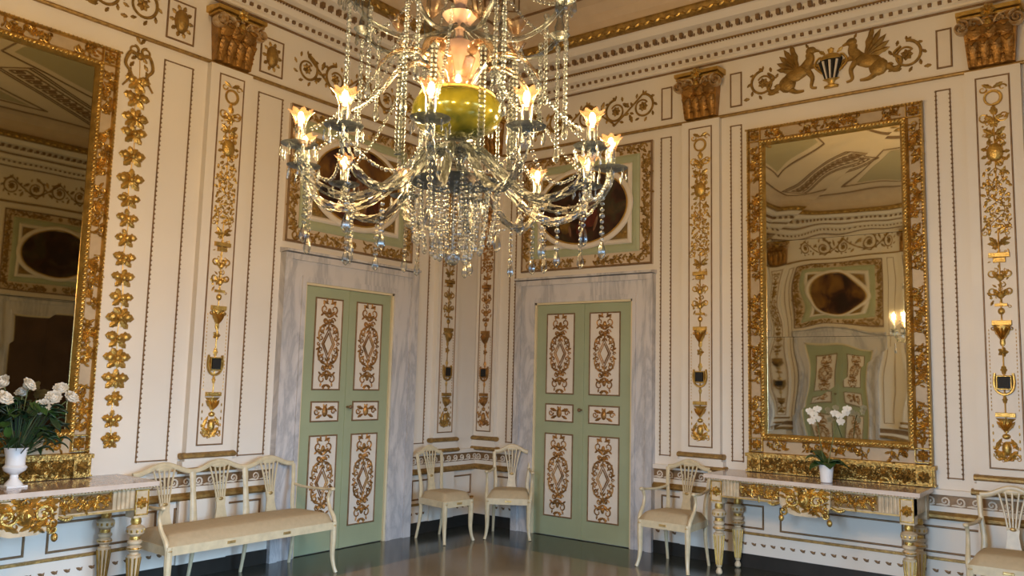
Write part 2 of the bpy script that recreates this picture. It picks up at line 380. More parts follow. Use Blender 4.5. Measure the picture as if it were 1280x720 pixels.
# door spans that interrupt the dado, per wall (local x)
GAPS = {'right': [(0.575, 2.257), (5.69, 7.37)], 'left': [(-2.80, -1.09), (-9.2, -7.5)],
        'back': [(-2.16, -0.48), (-5.55, -4.25)], 'window': [(0.42, 2.1), (2.82, 4.08), (4.5, 5.8), (7.25, 8.55)]}
def segs(w):
    a, b_ = RANGE[w]; out = []; x = a
    for l, r in sorted(GAPS[w]): 
        if l - x > .03: out.append((x, l))
        x = max(x, r)
    if b_ - x > .03: out.append((x, b_))
    return out
ntrim = [0]
def trim(mb, mat, w, smooth=True):
    ntrim[0] += 1
    return tag(wbuild(mb, 'trim_%d' % ntrim[0], mat, w, smooth=smooth), kind='structure')
for w, side in (('right', 'right'), ('left', 'left'), ('back', 'back'), ('window', 'front')):
    main = w in ('right', 'left')
    bb = MB(); rail = MB(); gold = MB(); wave = MB(); lines = MB(); small = MB(); step = MB()
    for l, r in segs(w):
        bb.box(l, -.035, 0, r, 0, .117)
        step.box(l, -.025, .117, r, 0, .285); step.box(l, -.03, .66, r, 0, .70); step.box(l, -.045, .79, r, 0, .83)
        rail.box(l, -.022, .70, r, 0, .79)
        pts = [(-.045, .60), (-.06, .615), (-.06, .635), (-.045, .65), (-.03, .66)]
        gold.add([(x, 0, .60) for x in (l, r)] + [(x, y, z) for y, z in pts for x in (l, r)] + [(x, 0, .66) for x in (l, r)],
                 [(2 * i, 2 * i + 1, 2 * i + 3, 2 * i + 2) for i in range(6)])
        gold.box(l, -.032, .285, r, 0, .305)
        if main:
            n = max(1, int((r - l) / .105)); p = (r - l) / n
            for i in range(n):
                x = l + p * (i + .5)
                wave.spiral(x + p * .06, .742, .034, 1.25, -.9, 1, .0075, .008, -.022, .15, 14, 5)
                wave.sweep([(x - p * .5, -.024, .712), (x - p * .2, -.026, .715), (x + p * .1, -.026, .71), (x + p * .4, -.024, .716)], [.004, .009, .008, .004], .006, n=5)
            n = max(1, int((r - l) / .085)); p = (r - l) / n
            for i in range(n):
                x = l + p * (i + .5)
                small.leaf(x - .022, .215, -.45, .05, .022, .006, -.025, lob=False); small.leaf(x + .002, .19, .9, .035, .018, .006, -.025, lob=False)
            L = r - l; k = max(1, round(L / 1.0)); pw = L / k
            for i in range(k):
                lines.frame(l + i * pw + .07, .335, l + (i + 1) * pw - .07, .545, .016, 0, -.012)
    tag(wbuild(bb, 'baseboard_' + side, DARK, w, smooth=False), kind='structure')
    trim(step, PLASTER, w, False); trim(rail, OLDGOLD if False else MOULD, w, False); trim(gold, CORNGOLD, w, False)
    if main: trim(wave, CREAM, w); trim(small, MOULD, w); trim(lines, MOULD, w, False)
    # cord under the frieze and line above it
    a, b_ = RANGE[w]
    e = MB(); e.sweep([(a, -.018, 4.165), (b_, -.018, 4.165)], .016, .02, n=8); trim(e, CORNGOLD, w)
    e = MB(); e.box(a, -.012, 4.705, b_, 0, 4.722); trim(e, MOULD, w, False)

# cornice swept round the four walls with mitred corners
def ring(prof, closed=False):
    vs = []; fs = []
    for n, z in prof: vs += [(n, -n, z), (WX - n, -n, z), (WX - n, -SY + n, z), (n, -SY + n, z)]
    for j in range(len(prof) - 1):
        for i in range(4):
            k = (i + 1) % 4; fs.append((j * 4 + i, j * 4 + k, j * 4 + 4 + k, j * 4 + 4 + i))
    return MB().add(vs, fs)
def ringtrim(mb, mat):
    ntrim[0] += 1; return tag(mb.build('trim_%d' % ntrim[0], mat, smooth=False), kind='structure')
ringtrim(ring([(0, 4.722), (.03, 4.73), (.03, 4.75), (.05, 4.76), (.05, 4.80), (.09, 4.82), (.12, 4.86), (.12, 4.90), (.17, 4.92), (.19, 4.95), (.19, 5.01), (.27, 5.03), (.31, 5.08), (.33, 5.09)]), PLASTER)
ringtrim(ring([(.33, 5.09), (.36, 5.095), (.40, 5.12), (.42, 5.155), (.42, 5.175), (.40, 5.18)]), OLDGOLD)
ringtrim(ring([(.40, 5.18), (.405, 5.26), (.43, 5.34), (.50, 5.41), (.60, 5.449)]), TAN)
ringtrim(ring([(.60, 5.449), (.60, 5.435), (.63, 5.435), (.63, 5.449)]), MOULD)
ringtrim(ring([(.118, 4.885), (.135, 4.882), (.135, 4.895), (.118, 4.90)]), CORNGOLD)
for w in WALL:
    a, b_ = RANGE[w]; d = MB(); d2 = MB(); g = MB(); g2 = MB()
    n = int((b_ - a - .2) / .075)
    for i in range(n):
        x = a + .1 + (b_ - a - .2) * (i + .5) / n
        d.box(x - .014, -.072, 4.768, x + .014, -.045, 4.795)
    n = int((b_ - a - .4) / .095)
    for i in range(n):
        x = a + .2 + (b_ - a - .4) * (i + .5) / n
        d2.box(x - .022, -.235, 4.958, x + .010, -.185, 5.005)
        d2.leaf(x + .022, 4.99, -PI / 2, .04, .02, .012, -.19, lob=False)
    n = int((b_ - a - .3) / .03)
    for i in range(n):
        x = a + .15 + (b_ - a - .3) * (i + .5) / n; g.box(x - .006, -.142, 4.872, x + .006, -.12, 4.888)
    n = int((b_ - a - .9) / .11)
    for i in range(n):
        x = a + .45 + (b_ - a - .9) * (i + .5) / n
        g2.leaf(x - .05, 5.10, .55, .07, .03, .012, -.40, lob=False); g2.leaf(x + .05, 5.10, PI - .55, .07, .03, .012, -.40, lob=False)
    trim(d, MOULD, w, False); trim(d2, MOULD, w, False); trim(g, MOULD, w, False); trim(g2, GOLD, w)

# ceiling ornament: borders, diagonal key-pattern bands, corner fields, centre rose
cb = MB()
def seg_line(mb, p, q, wd_, z=ZC, t=.012):
    p = Vector(p); q = Vector(q); d = (q - p); d.normalize(); s_ = Vector((-d.y, d.x)) * wd_ / 2
    c = [p - s_, q - s_, q + s_, p + s_]
    mb.add([(v.x, v.y, z) for v in c] + [(v.x, v.y, z - t) for v in c], [(0, 1, 2, 3), (7, 6, 5, 4), (0, 4, 5, 1), (1, 5, 6, 2), (2, 6, 7, 3), (3, 7, 4, 0)])
CXC, CYC = 3.97, -5.0
fret = MB(); swag = MB(); fieldm = MB()
for cx, cy in ((.68, -.68), (WX - .68, -.68), (WX - .68, -SY + .68), (.68, -SY + .68)):
    p = Vector((cx, cy)); q = Vector((CXC, CYC)); d = (q - p).normalized(); nrm = Vector((-d.y, d.x)); L = 3.0
    for s_ in (-.24, -.19, .19, .24): seg_line(cb, p + nrm * s_ + d * .25, p + nrm * s_ + d * L, .014)
    for e in (.25, L): seg_line(cb, p + nrm * -.24 + d * e, p + nrm * .24 + d * e, .014)
    for i in range(14):
        o = p + d * (.35 + i * .185)
        K = [(-.11, 0), (-.11, .15), (.11, .15), (.11, .04), (-.03, .04), (-.03, .10), (.05, .10)]
        for (a1, b1), (a2, b2) in zip(K, K[1:]): seg_line(fret, o + nrm * a1 + d * b1, o + nrm * a2 + d * b2, .022)
def tri_field(P):
    c = Vector((sum(v[0] for v in P) / len(P), sum(v[1] for v in P) / len(P)))
    Q = [c + (Vector(v) - c) * .86 for v in P]
    for i in range(len(Q)): seg_line(cb, Q[i], Q[(i + 1) % len(Q)], .02)
    Q2 = [c + (Vector(v) - c) * .78 for v in P]; n = len(Q2)
    fieldm.add([(v.x, v.y, ZC - .006) for v in Q2] + [(v.x, v.y, ZC) for v in Q2], [tuple(reversed(range(n)))] + [(i, (i + 1) % n, (i + 1) % n + n, i + n) for i in range(n)])
    rnd = random.Random(int(c.x * 100)); 
    for k in range(26):
        t = k / 25 - .5; ax = (Vector(P[1]) - Vector(P[0])).normalized()
        o = c + ax * t * 1.3 + Vector((-ax.y, ax.x)) * (.22 * math.cos(t * 7)); swag.ell((o.x, o.y, ZC - .012), .05 + .02 * rnd.random(), .04, .02, 8, 4)
R_ = 2.2
c0 = (CXC, CYC)
for P in ([(1.35, -.8), (WX - 1.35, -.8), (5.1, -3.6), (2.8, -3.6)], [(1.35, -SY + .8), (WX - 1.35, -SY + .8), (5.1, -6.2), (2.8, -6.2)],
          [(.8, -1.5), (.8, -SY + 1.5), (2.4, -6.0), (2.4, -4.0)], [(WX - .8, -1.5), (WX - .8, -SY + 1.5), (5.5, -6.0), (5.5, -4.0)]): tri_field(P)
for r in (.55, .62, 1.15, 1.2):
    for i in range(48):
        a1, a2 = 2 * PI * i / 48, 2 * PI * (i + 1) / 48
        seg_line(cb, (CXC + r * math.cos(a1), CYC + r * math.sin(a1)), (CXC + r * math.cos(a2), CYC + r * math.sin(a2)), .02)
for i in range(24):
    a1 = 2 * PI * i / 24; swag.ell((CXC + .35 * math.cos(a1), CYC + .35 * math.sin(a1), ZC - .01), .09, .04, .02, 8, 4); swag.ell((CXC + .9 * math.cos(a1), CYC + .9 * math.sin(a1), ZC - .01), .07, .05, .02, 8, 4)
ringtrim(cb, MOULD); ringtrim(fret, MOULD); ringtrim(swag, OLDGOLD); ringtrim(fieldm, simple('ceiling_olive_field', (0.42, 0.37, 0.22), 0.6))

# wall panels drawn by beaded mouldings (local x0, x1 on each wall)
PANELS = {'right': [(.43, .52), (2.306, 2.425), (3.037, 3.152), (4.806, 4.921), (5.52, 5.63)],
          'left': [(-1.05, -.87), (-3.135, -2.87), (-4.015, -3.76), (-6.52, -6.27), (-7.42, -7.16)],
          'back': [(-.45, -.36), (-2.42, -2.24), (-3.6, -3.1), (-6.9, -6.3)], 'window': [(.30, .38), (2.2, 2.45), (6.2, 6.6)]}
for w, L in PANELS.items():
    fr = MB(); bd = MB()
    for x0, x1 in L:
        fr.frame(x0, .914, x1, 4.061, .010, 0, -.010)
        if w in ('right', 'left'):
            bd.beads(x1 - .006, .92, x1 - .006, 4.05, .036, .0115, -.010); bd.beads(x0 + .006, .92, x0 + .006, 4.05, .036, .0115, -.010)
    trim(fr, MOULD, w, False)
    if bd.v: trim(bd, MOULD, w, False)

# ------------------------------------------------------------------ relief ornament library (wall plane x,z)
def scroll_pair(mb, x, z, s, y, flip=1, w=.007):
    for d in (-1, 1):
        mb.spiral(x + d * s * .55, z, s * .42, 1.1, PI if d > 0 else 0, d * flip, w, w, y, .2, 16, 5)
        mb.leaf(x, z - flip * s * .2, PI / 2 + d * 1.0, s * .6, s * .3, w * 1.3, y)
def relief_lathe(mb, x, z, prof, y, fl=.45, n=10):
    mb.lathe((x, y, z), prof, n, 1, fl)
def stem(mb, x, z0, z1, y, r=.005): mb.sweep([(x, y - .003, z0), (x, y - .003, z1)], r, r, n=5)
CAPG = simple('amber_gilding', (0.44, 0.22, 0.045), 0.36, 0.5, var=0.5, scale=14, bump=0.6)
def pil_ornament(mb, W, z0, z1, y, seed=1):
    rnd = random.Random(seed); H = z1 - z0; S = W / .23
    def Z(t): return z1 - H * t
    mb.encrust(-W * .40, Z(.245), W * .40, Z(.42), y, rnd, .022, .35, .008); mb.encrust(-W * .34, Z(.10), W * .34, Z(.235), y, rnd, .026, .35, .012); mb.encrust(-W * .30, Z(.43), W * .30, Z(.60), y, rnd, .022, .22, .010); mb.encrust(-W * .38, Z(.985), W * .38, Z(.94), y, rnd, .022, .5, .012)
    # ribbon wreath
    mb.spiral(0, Z(.055), .058 * S, 1.0, -PI / 2, 1, .014 * S, .016, y, 1.0, 20, 6)
    for d in (-1, 1):
        mb.leaf(0, Z(.028), PI / 2 - d * 1.1, .085 * S, .04, .014, y); mb.spiral(d * .07 * S, Z(.03), .03 * S, .9, 0, d, .007, .007, y, .3, 12, 5)
    mb.leaf(0, Z(.075), -PI / 2, .08, .06, .016, y); stem(mb, 0, Z(.08), Z(.30), y)
    scroll_pair(mb, 0, Z(.105), .12 * S, y, 1, .008)
    mb.flower(0, Z(.12), .045 * S, y, 6)
    for d in (-1, 1): mb.leaf(0, Z(.155), PI / 2 + d * .9, .1 * S, .05 * S, .014, y); mb.leaf(0, Z(.15), -PI / 2 + d * 1.2, .07 * S, .04 * S, .014, y)
    # mask-like boss
    mb.ell((0, y, Z(.20)), .062 * S, .034, .075, 14, 8)
    for i in range(9): mb.leaf(0 + .055 * S * math.cos(i * .7), Z(.20) + .065 * math.sin(i * .7), i * .7, .05 * S, .035 * S, .014, y)
    # lattice of rosettes on waving tendrils
    for d in (-1, 1):
        mb.sweep([(d * .055 * S * math.sin(t * 1.9), y - .003, Z(.24 + .17 * t / 6.3)) for t in [i * .32 for i in range(20)]], .003, n=4)
    for r in range(13):
        zz = Z(.245 + .0135 * r)
        for c in ((-.085, -.03, .03, .085) if r % 2 else (-.06, 0, .06)):
            mb.leaf(c * S, zz, rnd.random() * 6.3, .033, .024, .008, y, lob=False); mb.ell((c * S, y - .003, zz), .011, .008, .011, 6, 4)
    stem(mb, 0, Z(.40), Z(.93), y, .006)
    for d in (-1, 1): mb.leaf(0, Z(.445), PI / 2 + d * .7, .1 * S, .045 * S, .016, y); mb.leaf(0, Z(.44), PI / 2 + d * 1.5, .08 * S, .035 * S, .012, y)
    mb.taper(-.075 * S, .075 * S, Z(.475), Z(.462), y, y - .024, .004); mb.taper(-.045 * S, .045 * S, Z(.488), Z(.475), y, y - .02, .004)
    for tt, s_ in ((.515, .10), (.56, .095)):
        for d in (-1, 1):
            mb.spiral(d * .055 * S, Z(tt), .036 * S, 1.0, PI if d > 0 else 0, d, .008, .009, y, .3, 14, 5); mb.leaf(0, Z(tt + .02), PI / 2 + d * .55, s_ * S, .045 * S, .016, y)
        mb.ell((0, y - .004, Z(tt + .012)), .02, .02, .03, 8, 5)
    mb.taper(-.045 * S, .045 * S, Z(.600), Z(.592), y, y - .022, .003); mb.ell((0, y, Z(.612)), .026 * S, .022, .028, 8, 5)
    mb.taper(-.07 * S, .07 * S, Z(.648), Z(.635), y, y - .026, .004)
    relief_lathe(mb, 0, Z(.70), [(.012, 0), (.02, .02), (.018, .05), (.030, .07), (.036, .13), (.058, .15), (.05, .165)], y)
    for d in (-1.1, -.55, 0, .55, 1.1): mb.leaf(d * .008, Z(.70) + .05, PI / 2 - d * .42, .11, .03, .03, y - .008)
    for d in (-1, 1): mb.spiral(d * .062 * S, Z(.655), .022, 1, PI / 2, d, .007, .010, y, .3, 12, 5)
    mb.flower(0, Z(.715), .04 * S, y, 5)
    # gilt bracket holding the small black box
    zc = Z(.793)
    mb.sweep(smooth_path([(-.062 * S, y - .01, zc + .075), (-.068 * S, y - .012, zc), (-.05 * S, y - .012, zc - .06), (0, y - .014, zc - .085), (.05 * S, y - .012, zc - .06), (.068 * S, y - .012, zc), (.062 * S, y - .01, zc + .075)], 5), .010, .012, n=6)
    mb.frame(-.056 * S, zc - .052, .056 * S, zc + .06, .015, y, y - .028)
    mb.leaf(0, zc + .06, PI / 2, .08, .05, .016, y); mb.leaf(0, zc - .09, -PI / 2, .07, .04, .016, y)
    mb.taper(-.07 * S, .07 * S, Z(.878), Z(.866), y, y - .026, .004)
    relief_lathe(mb, 0, Z(.915), [(.014, 0), (.022, .02), (.036, .05), (.044, .08), (.07, .105)], y)
    for d in (-1, -.5, 0, .5, 1): mb.leaf(d * .01, Z(.915) + .01, PI / 2 - d * .6, .09, .03, .03, y - .006)
    mb.ell((0, y, Z(.925)), .03 * S, .025, .022, 10, 6)
    mb.ell((0, y, Z(.955)), .034 * S, .03, .055, 10, 6)
    for d in (-1, 1):
        mb.leaf(0, Z(.985), PI / 2 + d * .75, .11 * S, .055 * S, .016, y); mb.leaf(d * .03, Z(.93), -PI / 2 + d * .5, .10, .035, .012, y); mb.spiral(d * .06 * S, Z(.975), .025, 1, 0, d, .007, .008, y, .3, 12, 5)
        for k in range(5): mb.ell((d * .088 * S, y - .002, Z(.90 + .018 * k)), .006, .006, .014, 6, 4)
        for k in range(22): mb.ell((d * .092 * S, y - .002, Z(.66 + .0095 * k)), .0035, .004, .009, 5, 4)

CREAMG = simple('cream_and_gilt', (0.62, 0.50, 0.33), 0.4, 0.2, scale=30, col2=(0.40, 0.22, 0.06))
def capital(par, W, zb, tone=None):                        # z local, zb = bottom
    m = MB(); y0 = -.06
    m.add([(-W * .42, 0, zb), (W * .42, 0, zb), (W * .42, y0 - .01, zb), (-W * .42, y0 - .01, zb),
           (-W * .50, 0, zb + .40), (W * .50, 0, zb + .40), (W * .50, y0 - .06, zb + .40), (-W * .50, y0 - .06, zb + .40)],
          [(0, 3, 2, 1), (4, 5, 6, 7), (0, 1, 5, 4), (1, 2, 6, 5), (2, 3, 7, 6), (3, 0, 4, 7)])
    bell = m.build('capital_bell', CAPG, par)
    a = MB(); v = MB()
    for row, (zz, hh, n, out) in enumerate(((zb, .20, 4, .03), (zb + .13, .18, 3, .045))):
        for i in range(n):
            x = (i - (n - 1) / 2) * W * .84 / n; bw = W * .84 / n
            pts = smooth_path([(x, y0 - .015, zz), (x, y0 - .03, zz + hh * .5), (x, y0 - .045 - out, zz + hh * .9), (x, y0 - .07 - out, zz + hh * .86), (x, y0 - .075 - out, zz + hh * .72)], 4)
            a.sweep(pts, lerpl([bw * .30, bw * .46, bw * .52, bw * .34, bw * .1], len(pts)), .012, up=(0, 1, .01), n=8)
            for d in (-1, 1):
                for k in range(3): a.leaf(x + d * bw * .28, zz + hh * (.25 + .2 * k), PI / 2 - d * .8, bw * .3, bw * .2, .012, y0 - .035 - .01 * k)
    a.build('acanthus_leaves', CAPG, par)
    for d in (-1, 1):
        v.spiral(d * W * .50, zb + .315, .062, 1.9, PI / 2, d, .013, .05, y0 - .05, .12, 34, 8)
        v.sweep(smooth_path([(d * W * .08, y0 - .06, zb + .30), (d * W * .2, y0 - .07, zb + .37), (d * W * .5, y0 - .06, zb + .377)], 5), .012, .03, n=6)
    v.beads(-W * .40, zb + .335, W * .40, zb + .335, .026, .013, y0 - .075)
    v.encrust(-W * .42, zb + .30, W * .42, zb + .375, y0 - .07, random.Random(4), .03, .8, .03); v.build('volutes', CREAMG, par)
    t = MB(); t.taper(-W * .62, W * .62, zb + .395, zb + .45, 0, y0 - .11, .012); t.box(-W * .56, 0, zb + .375, W * .56, y0 - .09, zb + .395)
    t.flower(0, zb + .41, .06, y0 - .11, 7, .03); t.ell((0, y0 - .10, zb + .30), .03, .03, .05, 8, 6)
    t.build('abacus', GOLD, par)

PIL_COUNT = [0]
def pilaster(w, lx, wd_, label, main=True, plain=False):
    p = empty('pilaster', wpt(w, lx, 0, 0), wrot(w)); tag(p, label, 'pilaster', None)
    h = wd_ / 2; z0, z1 = .97, 4.15
    s = MB(); s.box(-h, -.06, z0, h, 0, z1); s.build('shaft', PLASTER, p, smooth=False)
    i0, i1 = .117 if wd_ > .3 else wd_ * .38, 0
    W = .225 if wd_ > .32 else .19
    fr = MB(); fr.frame(-W / 2 - .008, 1.02, W / 2 + .008, 4.084, .012, -.06, -.07); fr.build('inset_moulding', MOULD, p, smooth=False)
    fl = MB(); fl.box(-W / 2, -.063, 1.03, W / 2, -.058, 4.075); fl.build('inset_field', CREAM, p, smooth=False)
    b = MB(); 
    for a0, a1, o in ((.0, .80, .035),): b.box(-h - .02, -.06 - .005, a0 + .83, h + .02, 0, .90)
    b.box(-h - .035, -.075, .855, h + .035, 0, .905); b.box(-h - .015, -.07, .90, h + .015, 0, .925); b.build('base', PLASTER, p, smooth=False)
    g = MB()
    for zc, hh, o in ((.945, .026, .035), (.835, .026, .055)):
        g.sweep([(-h - o, -.045, zc), (h + o, -.045, zc)], hh, .05, n=10, up=(0, 1, 0))
    g.build('base_torus', CORNGOLD, p)
    pd = MB(); pd.box(-h - .02, -.05, .117, h + .02, -.02, .60); pd.build('pedestal', PLASTER, p, smooth=False)
    if not plain:
        o = MB(); pil_ornament(o, W, 1.04, 4.07, -.063, 3); o.build('gilt_relief', REDGOLD if main == 'red' else (GOLD if main else OLDGOLD), p)
        k = MB(); zc = 4.07 - 3.03 * .793; k.box(-.036, -.072, zc - .035, .036, -.092, zc + .045); tag(k.build('wall_box', BLACK, p, smooth=False), 'small black box held in the gilt relief')
    capital(p, wd_, 4.18)
    e0, e1 = RANGE[w]
    for c in KIDS(p) + [g_ for k_ in KIDS(p) for g_ in KIDS(k_)]:           # keep the corner pilaster inside its corner
        for v_ in c.data.vertices: v_.co.x = max(e0 + .002 - lx, min(e1 - .002 - lx, v_.co.x))
    return p
pilaster('right', .155, .29, 'narrow pilaster filling the corner, on the right-hand wall, gilded relief and capital', 'red')
pilaster('right', 2.755, .385, 'cream pilaster with gilded relief between the right-hand green door and the right mirror')
pilaster('right', 5.225, .385, 'cream pilaster with gilded relief at the right edge, right of the large mirror')
pilaster('left', -.605, .345, 'cream pilaster with gilded relief between the left-hand green door and the corner', False)
pilaster('left', -3.435, .40, 'cream pilaster with gilded relief behind the long settee, left of the left-hand door')
pilaster('left', -6.85, .40, 'pilaster outside the view, on the far side of the left mirror', False)
pilaster('back', -.155, .29, 'corner pilaster seen only as a reflection in the right mirror', False)
pilaster('back', -2.75, .385, 'pilaster beside the door reflected in the right mirror', False)
pilaster('window', 7.0, .36, 'pilaster between the windows opposite the left mirror', False, True)

# ------------------------------------------------------------------ doors with marble surrounds
def door_ornament(mb, x, z0, z1, y, s=.12):
    zc = (z0 + z1) / 2; H = (z1 - z0)
    for e in (-1, 1):
        zz = zc + e * H * .36
        for d in (-1, 1):
            mb.spiral(x + d * s * .45, zz + e * .02, s * .42, 1.1, -d * e * PI / 2 if False else (PI if d > 0 else 0), d * e, .009, .009, y, .25, 16, 5)
            mb.leaf(x, zz - e * .06, e * PI / 2 + d * .8, s * .75, s * .35, .012, y)
            mb.spiral(x + d * s * .35, zz - e * .085, s * .25, 1.0, 0, d, .007, .008, y, .3, 12, 5)
            mb.leaf(x + d * s * .1, zz + e * .07, e * PI / 2 - d * 1.2, s * .6, s * .25, .01, y)
        mb.ell((x, y, zz), .02, .018, .032, 8, 5); mb.flower(x, zz - e * .10, .035, y, 5)
        mb.sweep([(x, y - .003, zz - e * .12), (x, y - .003, zc + e * .14)], .007, n=5)
    D = [(x, zc + .14), (x + .075, zc), (x, zc - .14), (x - .075, zc)]
    for k, wd_ in ((1.0, .006), (.72, .008)):
        P = [(x + (a - x) * k, y - .005, zc + (b_ - zc) * k) for a, b_ in D]; mb.sweep(P, wd_, .008, n=5, closed=True)
    for d in (-1, 1):
        for e in (-1, 1):
            mb.spiral(x + d * .072, zc + e * .135, .034, 1.2, -e * PI / 2, d * e, .009, .009, y, .25, 18, 5)
            mb.spiral(x + d * .085, zc + e * .055, .028, 1.1, e * PI / 2, -d * e, .008, .009, y, .25, 16, 5)
            mb.sweep(smooth_path([(x + d * .02, y - .004, zc + e * .185), (x + d * .075, y - .004, zc + e * .168), (x + d * .115, y - .004, zc + e * .10), (x + d * .10, y - .004, zc + e * .02)], 5), .008, .008, n=5)
            for (lx_, lz_, la) in ((.03, .165, .2), (.055, .09, .9), (.10, .115, 1.2), (.035, .125, 2.2), (.11, .04, .4), (.015, .20, 1.0)):
                an = la if d > 0 else PI - la; mb.leaf(x + d * lx_ * .9, zc + e * lz_, e * an, .045, .026, .011, y)
        mb.spiral(x + d * .115, zc, .018, 1.0, 0, d, .007, .007, y, .3, 12, 5)
        for e in (-1, 1):
            zz = zc + e * H * .36
            for (lx_, lz_, la) in ((.075, .05, 1.3), (.08, -.02, -.6), (.045, -.07, -1.1), (.03, .085, 1.2)):
                an = la if d > 0 else PI - la; mb.leaf(x + d * lx_ * .8, zz + e * lz_, e * an, .045, .025, .011, y)
    return mb
def door(num, w, cx, half_out, leafx0, leafx1, leafmat=None, detailed=True):
    r = empty('door_%d' % num, wpt(w, cx), wrot(w)); tag(r, kind='structure')
    a0, a1 = leafx0 - cx, leafx1 - cx; H = 2.416; T = 2.727
    f = MB()
    for s in (-1, 1):
        xi = a0 - .022 if s < 0 else a1 + .022; xo = s * half_out
        lo, hi = min(xi, xo), max(xi, xo)
        st = hi - lo; a_, b2 = (lo, lo + st * .30) if s < 0 else (hi - st * .30, hi); c_, d_ = (hi - st * .17, hi) if s < 0 else (lo, lo + st * .17)
        f.box(a_, -.075, 0, b2, 0, T - .10); f.box(min(b2, d_), -.052, 0, max(a_, c_), 0, H + .07) if False else f.box(b2 if s < 0 else d_, -.052, 0, c_ if s < 0 else a_, 0, H + .075)
        f.box(c_, -.066, 0, d_, 0, H + .075)
    st = half_out + a0 - .022; xi = half_out - .30 * st
    f.box(a0 - .022, -.066, H + .022, a1 + .022, 0, H + .075); f.box(-xi, -.052, H + .075, xi, 0, T - .10)
    f.box(-half_out, -.080, T - .10, half_out, 0, T - .045); f.taper(-half_out - .012, half_out + .012, T - .045, T, 0, -.10, .012)
    f.build('door_surround', MARBLE, r, smooth=False)
    j = MB(); j.box(a0 - .022, -.05, 0, a0, 0, H + .022); j.box(a1, -.05, 0, a1 + .022, 0, H + .022); j.box(a0 - .022, -.05, H, a1 + .022, 0, H + .022)
    j.build('door_jamb', simple('jamb_cream', (0.72, 0.62, 0.40), .4), r, smooth=False)
    mid = (a0 + a1) / 2
    for s in (-1, 1):
        l, h = (a0 + .003, mid - .002) if s < 0 else (mid + .002, a1 - .003)
        wdt = h - l
        m = MB(); m.box(l, -.03, .008, h, 0, H - .003)
        if s > 0: m.box(l - .018, -.038, .008, l + .022, -.03, H - .01)
        lf = m.build('door_leaf', leafmat or GREEN, r, smooth=False)
        if leafmat: continue
        xs0 = l + wdt * (.225 if s < 0 else .155); xs1 = h - wdt * (.175 if s < 0 else .225)
        fr = MB(); pn = MB(); orn = MB()
        for z0, z1 in ((.205, 1.05), (1.18, 1.358), (1.47, 2.312)):
            fr.frame(xs0 - .006, z0 - .006, xs1 + .006, z1 + .006, .014, -.03, -.042)
            pn.box(xs0, -.034, z0, xs1, -.02, z1)
            fr.beads(xs0, z0, xs0, z1, .022, .006, -.04); fr.beads(xs1, z0, xs1, z1, .022, .006, -.04)
            xc = (xs0 + xs1) / 2
            if z1 - z0 > .5: door_ornament(orn, xc, z0, z1, -.035, .125)
            else:
                zc = (z0 + z1) / 2; orn.ell((xc, -.035, zc), .032, .022, .05, 10, 6)
                for d in (-1, 1):
                    orn.spiral(xc + d * .10, zc, .032, 1.1, 0, d, .008, .009, -.035, .25, 14, 5); orn.leaf(xc + d * .03, zc + .02, PI / 2 - d * 1.3, .09, .04, .012, -.035); orn.leaf(xc + d * .03, zc - .03, -PI / 2 + d * 1.2, .08, .035, .012, -.035); orn.leaf(xc, zc + .03, PI / 2 + d * .5, .045, .03, .012, -.035)
        fr.build('panel_moulding', MOULD, lf, smooth=False); pn.build('panel', CREAM, lf, smooth=False); orn.build('gilt_ornament', REDGOLD, lf)
        if s > 0:
            k = MB(); k.sweep([(l + .005, -.038, 1.31), (l + .005, -.085, 1.31)], .009, n=8, up=(0, 0, 1)); k.ell((l + .005, -.092, 1.31), .02, .016, .02, 10, 6)
            k.build('door_knob', MOULD, lf)
    return r
door(1, 'left', -1.945, .855, -2.527, -1.447)
door(2, 'right', 1.416, .841, .849, 2.006)
door(3, 'back', -1.32, .84, -1.9, -.745)
door(4, 'window', 1.26, .84, .685, 1.835, BROWNDOOR)
door(5, 'right', 6.53, .84, 5.95, 7.11)
door(6, 'left', -8.35, .85, -8.93, -7.77)

# windows (behind the camera) with panes and plum curtains
def window(num, w, c, wd_):
    r = empty('window_%d' % num, wpt(w, c, 0, WZ0), wrot(w)); tag(r, kind='structure'); H = WZ1 - WZ0; h = wd_ / 2
    f = MB(); f.box(-h - .09, -.04, -.08, h + .09, 0, 0); f.box(-h - .09, -.04, H, h + .09, 0, H + .10); f.box(-h - .09, -.04, 0, -h, 0, H); f.box(h, -.04, 0, h + .09, 0, H)
    f.box(-h, .08, 0, -h + .05, .13, H); f.box(h - .05, .08, 0, h, .13, H); f.box(-.03, .08, 0, .03, .13, H); f.box(-h, .08, 0, h, .13, .05); f.box(-h, .08, H - .05, h, .13, H)
    for k in (1, 2): f.box(-h, .085, H * k / 3 - .015, h, .125, H * k / 3 + .015)
    f.build('window_frame', WINWHITE, r, smooth=False)
    g = MB(); g.box(-h + .05, .103, .05, h - .05, .107, H - .05); g.build('window_pane', PANE, r, smooth=False)
    return r
PANE = crystal('window_glass', (1, 1, 1), 0.08, 0.0, (0.97, 0.98, 0.98))
n = 0
for a, w_ in EAST_WIN: n += 1; window(n, 'window', a, w_)
for x, w_ in SOUTH_WIN: n += 1; window(n, 'back', -x, w_)
def curtain(w, lx, wd_, label):
    m = MB(); N = 60; vs = []; fs = []
    for i in range(N + 1):
        x = -wd_ / 2 + wd_ * i / N; y = -.09 + .028 * math.sin(i * .9)
        vs += [(x, y, .02), (x, y, 3.45), (x, y + .012, 3.45), (x, y + .012, .02)]
    for i in range(N):
        a = i * 4
        for k in range(4): fs.append((a + k, a + (k + 1) % 4, a + 4 + (k + 1) % 4, a + 4 + k))
    m.add(vs, fs); o = m.build('curtain', CURTAIN, None, wpt(w, lx), wrot(w)); tag(o, label, 'curtain')
curtain('window', 2.66, .30, 'plum curtain beside the walnut door opposite the left mirror')
